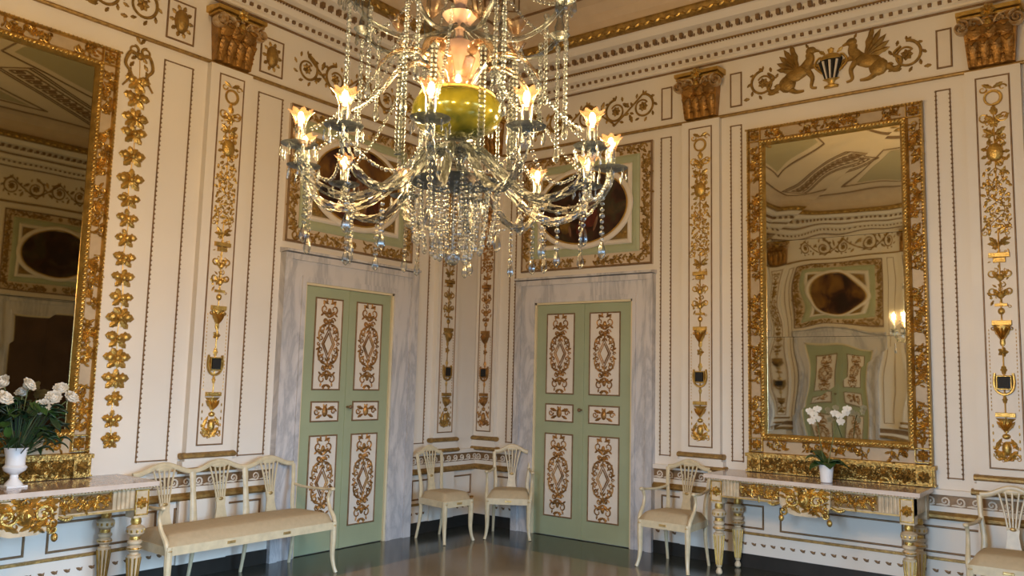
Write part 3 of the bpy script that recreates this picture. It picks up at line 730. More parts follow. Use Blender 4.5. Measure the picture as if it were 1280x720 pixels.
curtain('window', 4.24, .30, 'plum curtain on the far side of the first window')

# ------------------------------------------------------------------ over-door oval paintings
def overdoor(w, cx, label, paint, seed, dark=False):
    r = empty('overdoor_painting', wpt(w, cx, 0, 2.785), wrot(w)); tag(r, label, 'painting'); W, H = .81, 1.265
    rnd = random.Random(seed); G = OLDGOLD
    p = MB(); p.box(-W, -.03, 0, W, 0, H); p.build('backboard', TAN, r, smooth=False)
    e = MB(); e.frame(-W, 0, W, H, .02, -.03, -.045); e.build('outer_moulding', MOULD, r, smooth=False)
    g = MB(); g.frame(-W + .14, .14, W - .14, H - .12, .085, -.03, -.05); g.build('green_band', GREENB, r, smooth=False)
    c = MB(); c.frame(-W + .225, .225, W - .225, H - .205, .05, -.03, -.06); c.build('inner_frame', CREAM, r, smooth=False)
    s = MB(); s.box(-W + .27, -.038, .27, W - .27, -.03, H - .25); s.build('spandrel_field', simple('spandrel_brown', (.32, .23, .09), .5, .3, var=.3), r, smooth=False)
    zc = .645; rx, rz = .545, .385
    o = MB(); o.sweep([((rx + .03) * math.cos(t * PI / 32), -.058, zc + (rz + .03) * math.sin(t * PI / 32)) for t in range(64)], .032, .022, n=10, closed=True); o.build('oval_frame', CREAM, r)
    oi = MB(); oi.sweep([((rx) * math.cos(t * PI / 32), -.07, zc + (rz) * math.sin(t * PI / 32)) for t in range(64)], .010, .010, n=6, closed=True); oi.build('gilt_fillet', GOLD, r)
    cv = MB(); pts = [(rx * math.cos(t * PI / 32), zc + rz * math.sin(t * PI / 32)) for t in range(64)]; cv.poly(pts, -.03, -.052)
    can = cv.build('canvas', paint, r, smooth=False)
    if not dark:
        fg = MB()
        for k, (x, z, sc, lean) in enumerate([(-.18, .50, 1.0, .2), (.05, .56, 1.1, -.25), (.24, .60, .9, .3)] if seed == 1 else [(.10, .60, 1.1, -.3), (-.22, .52, .9, .2), (-.02, .46, .8, .1)]):
            M_ = fg
            M_.ell((x + lean * .22, -.052, z + .17 * sc), .024 * sc, .003, .032 * sc, 10, 5); M_.ell((x + lean * .1, -.052, z + .07 * sc), .045 * sc, .003, .085 * sc, 10, 5, rot=-lean)
            M_.ell((x + lean * .1 + .07, -.052, z + .09 * sc), .065 * sc, .003, .016 * sc, 8, 4, rot=.5); fo = MB(); fo.ell((x, -.052, z - .06 * sc), .075 * sc, .0028, .10 * sc, 10, 5, rot=lean)
            fo.build('painted_robe', OCHRE if k % 2 else ROBE, can)
            M_.ell((x + .06, -.052, z - .12 * sc), .018, .003, .08 * sc, 8, 4, rot=lean)
        fg.build('painted_figures', FLESH, can)
    L = MB()
    for sx in (-1, 1):
        for sz, zz in ((0, .07), (1, H - .06)):
            for k in range(12 if True else 6):                                    # sprays along top and bottom
                t = k / 11; x = sx * (.12 + .55 * t); L.leaf(x, zz, (0 if sx > 0 else PI) + (.8 if k % 2 else -.8), .07, .03, .012, -.031)
            L.spiral(sx * .70, zz, .05, 1.1, 0, sx, .010, .010, -.031, .3, 14, 5)
            cxn, czn = sx * (W - .36), (.33 if sz == 0 else H - .31)
            L.leaf(cxn + sx * .05, czn + (-.03 if sz == 0 else .03), math.atan2((1 if sz == 0 else -1) * .3, -sx), .14, .07, .012, -.038); L.flower(cxn + sx * .045, czn, .035, -.038)
        for k in range(20):
            zz = .12 + (H - .24) * k / 19; L.leaf(sx * (W - .07), zz, PI / 2 + (.7 if k % 2 else -.7), .065, .032, .012, -.031)
            if k % 4 == 1: L.flower(sx * (W - .07), zz, .035, -.031, 6)
    for sx in (-1, 1):
        L.encrust(sx * (W - .115), .10, sx * (W - .025), H - .10, -.031, rnd, .026, .8, .012)
        for q in (.07, H - .06): L.encrust(sx * .14, q - .035, sx * .66, q + .035, -.031, rnd, .026, .8, .012)
    L.flower(0, .07, .04, -.031, 8); L.flower(0, H - .06, .04, -.031, 8)
    L.build('gilt_leaf_border', G, r)
    return r
overdoor('left', -1.98, 'dark oval painting in a green and cream frame above the left-hand door, behind the chandelier', PAINT_A, 1)
overdoor('right', 1.418, 'dark oval painting in a green and cream frame above the right-hand door', PAINT_B, 2)
overdoor('back', -1.32, 'oval painting above the door reflected in the right mirror', PAINT_A, 3, True)
overdoor('window', 1.26, 'oval painting above the walnut door reflected in the left mirror', PAINT_B, 4, True)

# ------------------------------------------------------------------ frieze ornaments
def plaque(w, x0, x1, label, boss=False):
    r = empty('frieze_plaque', wpt(w, (x0 + x1) / 2, 0, 4.24), wrot(w)); tag(r, label, 'wall plaque'); h = (x1 - x0) / 2
    m = MB(); m.frame(-h, 0, h, .335, .014, 0, -.016); m.build('moulding', MOULD, r, smooth=False)
    f = MB(); f.box(-h + .012, -.006, .012, h - .012, 0, .323); f.build('field', CREAM, r, smooth=False)
    if boss:
        b = MB(); b.ell((0, -.008, .17), h * .5, .05, .10, 14, 8)
        for i in range(10): b.leaf(h * .42 * math.cos(i * .63), .17 + .085 * math.sin(i * .63), i * .63, .055, .04, .014, -.008)
        b.build('gilt_boss', OLDGOLD, r)
plaque('right', 3.037, 3.155, 'narrow plain plaque in the frieze right of the middle capital on the right wall')
plaque('right', 2.31, 2.43, 'narrow plain plaque in the frieze left of the middle capital on the right wall')
plaque('right', 4.825, 4.945, 'narrow plain plaque in the frieze beside the capital at the right edge')
plaque('left', -4.02, -3.775, 'square frieze plaque with a gilded boss, left of the left wall capital', True)
plaque('left', -3.14, -2.895, 'square frieze plaque with a gilded leaf boss, right of the left wall capital', True)
plaque('back', -3.2, -3.05, 'plaque in the frieze reflected in the right mirror')

def rinceau(mb, x, z, r, d, y, n=9):
    mb.spiral(x, z, r, 1.15, PI * .5, d, .014, .014, y, .45, 30, 6)
    for i in range(n):
        a = PI * .5 + d * i * 2 * PI / n; mb.leaf(x + r * .95 * math.cos(a), z + r * .95 * math.sin(a), a + d * .9, r * .42, r * .26, .016, y)
    mb.flower(x, z, r * .42, y, 7, .02); mb.leaf(x, z + r, PI / 2, r * .35, r * .2, .014, y)
def griffin(mb, x, z, s, d, y):           # d = +1 faces right
    def P(a, b_): return (x + d * a * s, y, z + b_ * s)
    mb.ell(P(-.02, .02), .14 * s, .03, .07 * s, 12, 6, rot=-d * -.35)                     # trunk
    mb.ell(P(-.11, -.06), .085 * s, .032, .085 * s, 12, 6)                                # haunch
    mb.sweep(smooth_path([P(.06, .06), P(.11, .14), P(.10, .20)], 5), lerpl([.06 * s, .045 * s, .035 * s], 11), .028, n=8)
    mb.ell(P(.12, .225), .05 * s, .026, .04 * s, 10, 6); mb.sweep([P(.14, .225), P(.20, .205)], [.025 * s, .008 * s], .016, n=6)
    mb.leaf(*[P(.10, .25)[i] for i in (0, 2)], PI / 2 + d * .5, .06 * s, .03 * s, .016, y)
    mb.sweep(smooth_path([P(.08, .04), P(.13, -.04), P(.12, -.13), P(.17, -.15)], 4), lerpl([.035 * s, .022 * s, .016 * s, .012 * s], 13), .02, n=6)
    mb.sweep(smooth_path([P(.08, .07), P(.19, .06), P(.21, .0), P(.25, -.01)], 4), lerpl([.03 * s, .02 * s, .015 * s, .012 * s], 13), .02, n=6)
    mb.sweep(smooth_path([P(-.10, -.1), P(-.03, -.15), P(.05, -.155)], 4), lerpl([.035 * s, .022 * s, .012 * s], 9), .02, n=6)
    for k in range(5):
        a = PI / 2 + d * (.25 + .27 * k) if True else 0
        mb.leaf(P(.0, .05)[0], P(.0, .05)[2], a, (.30 - .02 * k) * s, .07 * s, .026, y - .006)
    mb.sweep(smooth_path([P(-.18, -.06), P(-.26, -.12), P(-.30, -.03), P(-.24, .03), P(-.30, .09)], 5), lerpl([.03 * s, .02 * s, .016 * s, .012 * s], 21), .016, n=6)
def vase_panel(w, cx, label, seed=0, scale=1.0, half=False):
    r = empty('frieze_relief', wpt(w, cx, 0, 4.42), wrot(w)); tag(r, label, 'frieze ornament'); y = 0
    m = MB(); G = OLDGOLD
    for d in (-1, 1):
        m = MB(); griffin(m, -d * .29, .0, .95, d, y); m.build('griffin', G, r); m = MB(); rinceau(m, -d * .62, .0, .125, d, y)
        m.leaf(-d * .47, -.12, PI / 2 + d * 1.2, .12, .05, .016, y); m.leaf(-d * .75, -.13, PI - (PI if d < 0 else 0), .06, .04, .014, y)
        m.build('scroll', G, r)
    v = MB(); v.lathe((0, -.01, -.17), [(.06, 0), (.065, .02), (.025, .035), (.035, .06), (.075, .08)], 14, 1, .5)
    v.lathe((0, -.01, .09), [(.09, 0), (.095, .02), (.06, .05), (.02, .06), (.03, .10)], 14, 1, .45)
    for d in (-1, 1): v.sweep(smooth_path([(d * .07, -.02, -.03), (d * .14, -.02, .05), (d * .10, -.02, .12), (d * .06, -.02, .10)], 4), .010, n=6); v.leaf(d * .05, .15, PI / 2 - d * .9, .07, .04, .014, y)
    v.leaf(0, .15, PI / 2, .06, .05, .014, y); v.build('vase', GOLD, r)
    f = MB(); fd = MB()
    for k in range(7):
        t = (k - 3) / 3; fd.sweep([(t * .045, -.038 + .012 * abs(t), -.09), (t * .092, -.052 + .02 * abs(t), .075)], [.0075, .0125], .012, n=6) if k % 2 == 0 else f.sweep([(t * .045, -.038 + .012 * abs(t), -.09), (t * .092, -.052 + .02 * abs(t), .075)], [.0075, .0125], .014, n=6)
    fd.lathe((0, 0, -.095), [(.045, 0), (.09, .165), (.098, .175), (.098, .195), (.075, .20)], 16, 1, .45)
    fd.build('vase_body', BLACK, r); f.build('vase_flutes', CREAM, r)
    for a in KIDS(r): pass
vase_panel('right', 3.98, 'gilded frieze relief of two griffins facing a black fluted vase, above the right mirror')
vase_panel('left', -5.14, 'gilded griffin frieze relief above the left mirror, mostly outside the view')
def scroll_panel(w, xs, label, r_=.13):
    cx = sum(xs) / len(xs); r = empty('frieze_relief', wpt(w, cx, 0, 4.42), wrot(w)); tag(r, label, 'frieze ornament'); m = MB()
    for i, x in enumerate(xs):
        rinceau(m, x - cx, .01, r_, 1 if i % 2 else -1, 0)
        if i < len(xs) - 1:
            x2 = xs[i + 1]; e = 1 if i % 2 else -1
            m.sweep(smooth_path([(x - cx, -.008, -e * .13), ((x + x2) / 2 - cx, -.008, 0), (x2 - cx, -.008, e * .14)], 6), .010, .012, n=6)
            m.leaf((x + x2) / 2 - cx, -e * .05, -e * 1.2, .1, .05, .016, 0); m.leaf((x + x2) / 2 - cx, e * .03, PI - e * .6, .1, .05, .016, 0)
    m.build('scrolls', OLDGOLD, r)
scroll_panel('left', [-4.22], 'gilded scrolling foliage in the frieze left of the bossed plaque, top left')
scroll_panel('left', [-2.62, -2.28, -1.94, -1.60, -1.28], 'gilded scrolling foliage in the frieze above the left-hand door')
scroll_panel('right', [.72, 1.06, 1.42, 1.78, 2.10], 'gilded scrolling foliage in the frieze above the right-hand door')
scroll_panel('back', [-2.3, -1.9, -1.5, -1.1, -.7], 'scrolling foliage in the frieze reflected in the right mirror')
scroll_panel('window', [.6, .95, 1.3, 1.65, 2.0], 'scrolling foliage in the frieze reflected in the left mirror')

# ------------------------------------------------------------------ hanging garland
def garland(w, cx, label):
    r = empty('wall_garland', wpt(w, cx, 0, 1.03), wrot(w)); tag(r, label, 'garland'); m = MB(); top = 3.12
    rnd = random.Random(5)
    b = MB()
    for d in (-1, 1):
        b.spiral(d * .048, top - .10, .036, 1.0, PI / 2, d, .012, .014, 0, .75, 18, 6)
        for q in range(4): b.leaf(d * (.02 + .02 * q), top - .14 - .05 * q, -PI / 2 + d * (.9 - .3 * q), .06, .035, .014, 0)
        b.sweep(smooth_path([(0, -.012, top - .16), (d * .07, -.012, top - .12), (d * .11, -.01, top - .22), (d * .06, -.012, top - .30), (d * .12, -.01, top - .40)], 5), lerpl([.012, .014, .012, .006], 21), .01, n=6)
        b.leaf(0, top - .04, PI / 2 + d * .6, .07, .035, .012, 0)
    b.ell((0, -.01, top - .14), .03, .02, .03, 8, 6); b.build('ribbon_bow', OLDGOLD, r)
    m.sweep([(.010 * math.sin(i * .8), -.003, top - .15 - i * (top - .2) / 40) for i in range(41)], .0035, n=5)
    zs = [top - .33, top - .46, top - .62, top - .74, top - .92, top - 1.10]
    while zs[-1] > .10: zs.append(zs[-1] - .15)
    for i, z in enumerate(zs):
        s = (1.15 if i < len(zs) - 3 else .85) * (.9 + .25 * rnd.random())
        for q in range(5): m.leaf(.02 * (rnd.random() - .5), z + .02 * (rnd.random() - .5), rnd.random() * 6.28, .06 * s, .045 * s, .018, -.008)
        for d in (-1, 1):
            m.leaf(0, z, PI / 2 - d * (1.5 + .2 * rnd.random()), .085 * s, .065 * s, .022, -.004); m.leaf(0, z - .02, PI / 2 - d * (2.2 + .2 * rnd.random()), .075 * s, .05 * s, .018, -.002)
            m.ell((d * .045 * s, -.018, z - .005), .024 * s, .018, .022 * s, 8, 5)
        m.ell((0, -.02, z - .01), .022, .02, .022, 8, 5)
    m.leaf(0, .07, -PI / 2, .07, .05, .016, 0); m.build('flower_chain', GOLD, r)
garland('left', -4.215, 'gilded garland of paired flowers under a ribbon bow, right of the left mirror')
garland('left', -6.06, 'gilded garland on the far side of the left mirror, outside the view')

# ------------------------------------------------------------------ mirrors
def foliage(mb, x0, z0, x1, z1, hw, y, rnd, gaps=(), step=.03, h=.016):
    L = math.hypot(x1 - x0, z1 - z0); a = math.atan2(z1 - z0, x1 - x0); n = int(L / step)
    for i in range(n):
        t = (i + .5) / n
        if any(g0 < t < g1 for g0, g1 in gaps): continue
        px, pz = x0 + (x1 - x0) * t, z0 + (z1 - z0) * t
        off = hw * .45 * math.sin(i * .9)
        qx, qz = px - math.sin(a) * off, pz + math.cos(a) * off
        k = i % 4
        if k == 0: mb.flower(qx, qz, hw * .62, y, 5, h, rnd.random())
        elif k == 2: mb.spiral(qx, qz, hw * .5, 1.1, rnd.random() * 6, 1 if i % 8 == 2 else -1, hw * .14, h * .6, y, .3, 12, 5)
        mb.leaf(qx, qz, a + (1.0 if i % 2 else -1.0) + rnd.random() * .5, hw * 1.1, hw * .5, h, y); mb.leaf(qx, qz, a + PI + (1.1 if i % 2 else -1.1), hw * .9, hw * .45, h, y)
def mirror(w, cx, label, seams, mat, seed):
    r = empty('wall_mirror', wpt(w, cx, 0, .872), wrot(w)); tag(r, label, 'mirror'); rnd = random.Random(seed)
    W, zb = .75, .872; H = 3.983 - zb; gx = .575; g0, g1 = 1.183 - zb, 3.804 - zb
    b = MB(); b.box(-W, -.04, .12, W, 0, H); b.build('backing', FIELD, r, smooth=False)
    e = MB(); e.frame(-W, .12, W, H, .026, -.03, -.075)
    for x in (-W + .016, W - .016): e.beads(x, .15, x, H - .02, .03, .013, -.075)
    e.beads(-W, H - .016, W, H - .016, .03, .013, -.075); e.build('outer_edge', GOLD, r)
    i_ = MB(); i_.frame(-gx - .062, g0 - .062, gx + .062, g1 + .062, .062, -.03, -.085); tw = MB()
    q = .03
    for (xa, za, xb, zb_) in ((-gx - q, g0 - q, -gx - q, g1 + q), (gx + q, g0 - q, gx + q, g1 + q), (-gx - q, g1 + q, gx + q, g1 + q), (-gx - q, g0 - q, gx + q, g0 - q)):
        L = math.hypot(xb - xa, zb_ - za); n = int(L / .03)
        for k in range(n):
            t = (k + .5) / n; i_.ell((xa + (xb - xa) * t, -.082, za + (zb_ - za) * t), .021, .018, .015, 8, 5, rot=.7)
    i_.build('rope_moulding', GOLD, r)
    f = MB(); m = (W + gx) / 2 + .015; G = [(.12, .17), (.30, .335), (.47, .53), (.665, .70), (.83, .88)]
    for sx in (-1, 1):
        foliage(f, sx * m, g0, sx * m, g1, .05, -.045, rnd, G, .026)
        for (ga, gb) in zip([0] + [g[1] for g in G], [g[0] for g in G] + [1]):
            f.encrust(sx * m - .045, g0 + (g1 - g0) * ga, sx * m + .045, g0 + (g1 - g0) * gb, -.042, rnd, .030, .55)
    for (ga, gb) in ((0, .12), (.28, .42), (.46, .72), (.88, 1)): f.encrust(-gx + 2 * gx * ga, H - .10, -gx + 2 * gx * gb, H - .03, -.042, rnd, .028, .6); f.encrust(-gx + 2 * gx * ga, g0 - .14, -gx + 2 * gx * gb, g0 - .065, -.042, rnd, .028, .6)
    zt = (H + g1) / 2 + .015; foliage(f, -gx, zt, gx, zt, .045, -.045, rnd, [(.12, .28), (.72, .88), (.42, .46)])
    zl = g0 - .10; foliage(f, -gx, zl, gx, zl, .045, -.045, rnd, [(.14, .26), (.74, .86)])
    for sx in (-1, 1):
        for zz in (zt, zl): f.frame(sx * m - .06, zz - .06, sx * m + .06, zz + .06, .012, -.04, -.07); f.flower(sx * m, zz, .05, -.05, 8, .025)
    f.build('carved_foliage', GOLD, r)
    p = MB(); p.box(-W - .01, -.07, -.024, W + .01, 0, .12); p.box(-W - .02, -.095, .105, W + .02, 0, .135); p.box(-W - .02, -.085, -.026, W + .02, 0, -.012)
    foliage(p, -W + .14, .045, W - .14, .045, .055, -.07, rnd, [], .034, .03); p.encrust(-W + .13, -.012, W - .13, .10, -.07, rnd, .034, 1.3, .026)
    for sx in (-1, 1): p.box(sx * W, -.10, -.024, sx * (W - .12), 0, .12); p.flower(sx * (W - .06), .045, .05, -.10, 7, .03)
    p.v = [(x, y, max(z, -.026)) for x, y, z in p.v]; p.build('carved_base', BASEGOLD, r)
    zs = [g0] + [s - zb for s in seams] + [g1]
    for k in range(len(zs) - 1):
        g = MB(); t = .0018 * (k - 1); g.add([(-gx, -.048, zs[k] + .0015), (gx, -.048 - t, zs[k] + .0015), (gx, -.048 + t, zs[k + 1] - .0015), (-gx, -.048, zs[k + 1] - .0015),
                                              (-gx, -.04, zs[k]), (gx, -.04, zs[k]), (gx, -.04, zs[k + 1]), (-gx, -.04, zs[k + 1])],
                                             [(0, 1, 2, 3), (4, 7, 6, 5), (0, 4, 5, 1), (1, 5, 6, 2), (2, 6, 7, 3), (3, 7, 4, 0)])
        g.build('mirror_pane', mat, r, smooth=False)
mirror('right', 3.966, 'tall gilt-framed mirror above the console table with the orchid', [2.038, 2.90], MIRROR, 11)
mirror('left', -5.14, 'tall gilt-framed mirror at the left edge, behind the white roses', [2.08], MIRROR_L, 12)

# ------------------------------------------------------------------ console tables
def console(w, cx, L, label):
    r = empty('console_table', wpt(w, cx, .005, 0), wrot(w)); tag(r, label, 'table'); D = .57; h = L / 2
    t = MB(); t.taper(-h, h, .0, .0, 0, 0, 0) if False else None
    t.box(-h + .015, -D + .015, .812, h - .015, 0, .8415); t.build('marble_top', PINKM, r, smooth=False)
    t = MB(); t.box(-h, -D, .810, h, -D + .015, .842); t.box(-h, -D + .015, .810, -h + .015, 0, .842); t.box(h - .015, -D + .015, .810, h, 0, .842); t.build('top_edge', PALESTONE, r, smooth=False)
    t = MB(); t.box(-h + .012, -D + .012, .800, h - .012, 0, .811); t.build('top_moulding', TABLEPAINT, r, smooth=False)
    a = MB(); i0 = .05; ax = h - i0; ay = -D + i0
    a.box(-ax, ay, .665, ax, ay + .03, .80); a.box(-ax, ay, .665, -ax + .03, -.03, .80); a.box(ax - .03, ay, .665, ax, -.03, .80)
    bx = .10
    for sx in (-1, 1):
        a.box(sx * ax, ay - .012, .60, sx * (ax - bx), ay + bx, .80); a.box(sx * ax + sx * .01, -.03 - bx, .60, sx * (ax - bx), -.02, .80)
        for k in range(4):
            x = sx * (ax - bx - .025 - k * .03); a.sweep([(x, ay - .006, .672), (x, ay - .006, .795)], .010, .010, n=6)
    a.build('apron', TABLEPAINT, r, smooth=False)
    g = MB(); rnd = random.Random(2)
    g.box(-ax, ay - .008, .655, ax, ay + .01, .668); g.box(-ax, ay - .01, .792, ax, ay + .01, .80); g.beads(-h + .02, .808, h - .02, .808, .022, .007, -D + .008)
    x1 = ax - bx - .15
    g.build('gilt_edging', IVORYGOLD, r, smooth=False)
    for s in (-1, 1):
        m = MB(); m.box(s * .20, ay - .004, .675, s * x1, ay, .788); pnl = m.build('carved_panel', BROWNG, r, smooth=False)
        m = MB(); foliage(m, s * .22, .732, s * (x1 - .02), .732, .04, ay - .004, rnd, [], .03, .016); m.encrust(s * .21, .685, s * (x1 - .01), .78, ay - .004, rnd, .026, .9, .014); m.build('gilt_carving', GOLD, pnl)
    c = MB(); y = ay - .008
    for sx in (-1, 1):
        c = MB(); c.flower(sx * (ax - bx / 2), .70, .045, ay - .012, 8, .02); c.frame(sx * ax, .615, sx * (ax - bx), .79, .010, ay - .01, ay - .02)
        c.build('corner_rosette', GOLD, r)
    m = MB(); m.poly([(-.20, .79), (.20, .79), (.20, .66), (.16, .60), (.08, .575), (-.08, .575), (-.16, .60), (-.20, .66)], ay + .01, ay - .03); cart = m.build('cartouche_plate', TABLEPAINT, r, smooth=False); m = MB()
    m.encrust(-.18, .61, .18, .78, ay - .03, rnd, .036, .9, .026)
    m.ell((0, ay - .03, .70), .05, .05, .065, 12, 8); m.ell((0, ay - .06, .70), .03, .04, .035, 10, 6)
    for d in (-1, 1):
        m.spiral(d * .10, .70, .055, 1.3, 0, d, .013, .018, ay - .03, .2, 22, 6); m.leaf(d * .03, .60, PI / 2 - d * 1.0, .14, .05, .03, ay - .03); m.leaf(0, .74, PI / 2 - d * .9, .12, .05, .03, ay - .03)
        m.spiral(d * .17, .60, .035, 1.2, PI / 2, d, .010, .02, ay - .02, .2, 18, 6); m.ell((d * .19, ay - .02, .545), .022, .022, .028, 8, 6); m.leaf(d * .1, .77, (0 if d > 0 else PI), .11, .05, .02, ay - .03)
        m.sweep(smooth_path([(d * .20, ay - .01, .665), (d * .26, ay - .005, .64), (d * .30, ay - .005, .655)], 4), .012, n=6)
    m.build('gilt_mask', GOLD, cart)
    def leg(x, y_):
        m = MB(); m.lathe((x, y_, 0), [(.012, 0), (.026, .012), (.028, .03), (.018, .05), (.014, .06), (.024, .07)], 12)
        m.lathe((x, y_, 0), [(.022, .07), (.046, .345), (.03, .35), (.03, .365)], 12)
        m.lathe((x, y_, 0), [(.03, .365), (.05, .38), (.05, .40), (.034, .41), (.048, .425), (.048, .44), (.032, .45), (.032, .47), (.058, .49), (.060, .53), (.03, .55), (.028, .60)], 10)
        o = m.build('leg', TABLEPAINT, r)
        m = MB()
        for k in range(10):
            th = 2 * PI * k / 10; m.sweep([(x + .023 * math.cos(th), y_ + .023 * math.sin(th), .085), (x + .045 * math.cos(th), y_ + .045 * math.sin(th), .33)], .006, n=5, up=(1, .3, 0))
            m.ell((x + .05 * math.cos(th), y_ + .05 * math.sin(th), .51), .012, .012, .02, 6, 5)
        m.lathe((x, y_, 0), [(.034, .446), (.036, .458), (.034, .47)], 12); m.lathe((x, y_, 0), [(.03, .55), (.036, .565), (.03, .60)], 10); m.lathe((x, y_, 0), [(.049, .385), (.053, .39), (.049, .398)], 12)
        m.build('leg_gilding', GOLD, o)
    for sx in (-1, 1): leg(sx * (ax - bx / 2), ay + bx / 2 - .006); leg(sx * (ax - bx / 2 - .01), -.09)
    return r
console('right', 3.865, 1.70, 'cream and gilt console table with marble top, carrying the orchid under the right mirror')
console('left', -5.0, 1.72, 'cream and gilt console table with marble top, holding the white urn of roses')

# ------------------------------------------------------------------ chairs and settee
def splat(r, cx, zb, zt, back, wtop=.185, name='splat'):
    """fan-shaped pierced splat; back(z) gives y of the leaning back plane"""
    m = MB(); zm = zb + (zt - zb) * .42
    base = [(.058, zb), (.066, zb + .02), (.048, zb + (zm - zb) * .35), (.036, zb + (zm - zb) * .75), (.042, zm)]
    pl = [(cx - a, z) for a, z in base] + [(cx + a, z) for a, z in reversed(base)]
    n = len(pl); vs = [(x, back(z) - .007, z) for x, z in pl] + [(x, back(z) + .007, z) for x, z in pl]
    m.add(vs, [(i, n - 1 - i, n - 2 - i, i + 1) for i in range(n // 2 - 1)] + [(n + i + 1, n + n - 2 - i, n + n - 1 - i, n + i) for i in range(n // 2 - 1)] + [(i, (i + 1) % n, (i + 1) % n + n, i + n) for i in range(n)])
    for k in range(5):
        t = (k - 2) / 2; P = []
        for j in range(9):
            s = j / 8; z = zm + (zt - zm) * s; x = cx + t * (.034 + (wtop / 2 - .034) * (s ** 1.3)) ; P.append((x, back(z), z))
        m.sweep(P, .0075, .008, up=(0, 1, 0), n=6)
    m.box(cx - .042, back(zm) - .010, zm - .008, cx + .038, back(zm) + .010, zm + .012)
    m.ell((cx, back(zt) - .002, zt - .012), wtop * .42, .009, .022, 12, 6)
    o = m.build(name, IVORY, r)
    g = MB(); g.ell((cx, back(zm) - .010, zm + .0), .022, .006, .014, 10, 5); g.build('gilt_rosette', IVORYGOLD, o)
    return o
def chair_parts(r, arms, n_backs=1, W=.50, D=.46):
    seat_h = .40; Wr = W * .86 if n_backs == 1 else W - .04
    yf, yb = -D / 2, D / 2
    back = lambda z: yb - .012 + max(0, z - seat_h) * .14
    # seat rail
    m = MB(); hw, hr = W / 2, Wr / 2
    def slab(mb, z0, z1, g=0.0):
        mb.add([(-hw - g, yf - g, z0), (hw + g, yf - g, z0), (hr + g, yb + g * .3, z0), (-hr - g, yb + g * .3, z0), (-hw - g, yf - g, z1), (hw + g, yf - g, z1), (hr + g, yb + g * .3, z1), (-hr - g, yb + g * .3, z1)],
               [(0, 3, 2, 1), (4, 5, 6, 7), (0, 1, 5, 4), (1, 2, 6, 5), (2, 3, 7, 6), (3, 0, 4, 7)])
    slab(m, .345, .405); rail = m.build('seat_rail', IVORY, r, smooth=False)
    m = MB(); nm = 1 if n_backs == 1 else 2
    for i in range(nm):
        x = 0 if nm == 1 else (-1 if i == 0 else 1) * W * .165
        m.taper(x - .035, x + .035, .365, .388, yf + .002, yf - .006, .004)
    for s in (-1, 1): m.flower(s * (hw - .02), .376, .016, yf - .001, 6, .006)
    m.build('gilt_tablet', IVORYGOLD, rail)
    # cushion: domed
    m = MB(); N = 12; M_ = 10; vs = []; fs = []
    NX = N if n_backs == 1 else 36
    for j in range(M_ + 1):
        v = j / M_; y = yf + .005 + (D - .015) * v; w_ = (hw + (hr - hw) * v) - .006
        for i in range(NX + 1):
            u = i / NX * 2 - 1; ex = (1 - abs(u) ** (8 if n_backs == 1 else 24)); ey = (1 - abs(2 * v - 1) ** 6)
            vs.append((u * w_, y, .405 + .075 * (max(ex, 0) ** .4) * (max(ey, 0) ** .4) * (1 + .12 * math.cos(u * PI / 2) * math.sin(v * PI))))
    for j in range(M_):
        for i in range(NX):
            a = j * (NX + 1) + i; fs.append((a, a + 1, a + NX + 2, a + NX + 1))
    bnd = [i for i in range(NX + 1)] + [j * (NX + 1) + NX for j in range(1, M_ + 1)] + [M_ * (NX + 1) + i for i in range(NX - 1, -1, -1)] + [j * (NX + 1) for j in range(M_ - 1, 0, -1)]
    fs.append(tuple(reversed(bnd))); m.add(vs, fs); m.build('seat_cushion', FABRIC, r, ang=70)
    # legs
    for s in (-1, 1):
        m = MB(); P = smooth_path([(s * (hw - .02), yf + .02, .40), (s * (hw - .018), yf + .018, .28), (s * (hw - .02), yf + .018, .14), (s * (hw - .012), yf + .004, .05), (s * (hw - .0), yf - .012, 0)], 4)
        m.sweep(P, lerpl([.027, .026, .020, .015, .016], len(P)), n=8, up=(0, 1, 0)); m.build('leg', IVORY, r)
    nposts = n_backs + 1
    for i in range(nposts):
        x = -hr + .018 + (2 * hr - .036) * i / n_backs; e = -1 if i == 0 else (1 if i == nposts - 1 else 0)
        m = MB(); P = smooth_path([(x, yb - .018, .38), (x, yb - .014, .24), (x + e * .004, yb + .012, .10), (x + e * .008, yb + .035, 0)], 4)
        m.sweep(P, lerpl([.020, .018, .014, .013], len(P)), n=8, up=(0, 1, 0)); m.build('leg', IVORY, r)
        m = MB(); bow = e * .012
        P = smooth_path([(x, back(.36), .36), (x - bow, back(.52), .52), (x + bow * .6, back(.69), .69), (x + bow * 1.3, back(.832), .832)], 5)
        m.sweep(P, lerpl([.024, .020, .018, .020] if e else [.040, .030, .024, .030], len(P)), .014, n=8, up=(0, 1, 0)); m.build('back_post', IVORY, r)
    # crest rail: one hump per back
    m = MB(); P = []
    for b_ in range(n_backs):
        x0 = -hr + .018 + (2 * hr - .036) * b_ / n_backs; x1 = -hr + .018 + (2 * hr - .036) * (b_ + 1) / n_backs
        for j in range(17 if b_ == n_backs - 1 else 16):
            t = j / 16; z = .836 + .062 * (math.sin(PI * t) ** 2.2); ex = 0
            P.append((x0 + (x1 - x0) * t, back(z), z))
    P[0] = (P[0][0] - .012, P[0][1], P[0][2]); P[-1] = (P[-1][0] + .012, P[-1][1], P[-1][2])
    m.sweep(P, .020, .013, up=(0, 1, 0), n=8); cr = m.build('crest_rail', IVORY, r)
    for b_ in range(n_backs):
        x0 = -hr + .018 + (2 * hr - .036) * b_ / n_backs; x1 = -hr + .018 + (2 * hr - .036) * (b_ + 1) / n_backs
        splat(r, (x0 + x1) / 2, .41, .882, back)
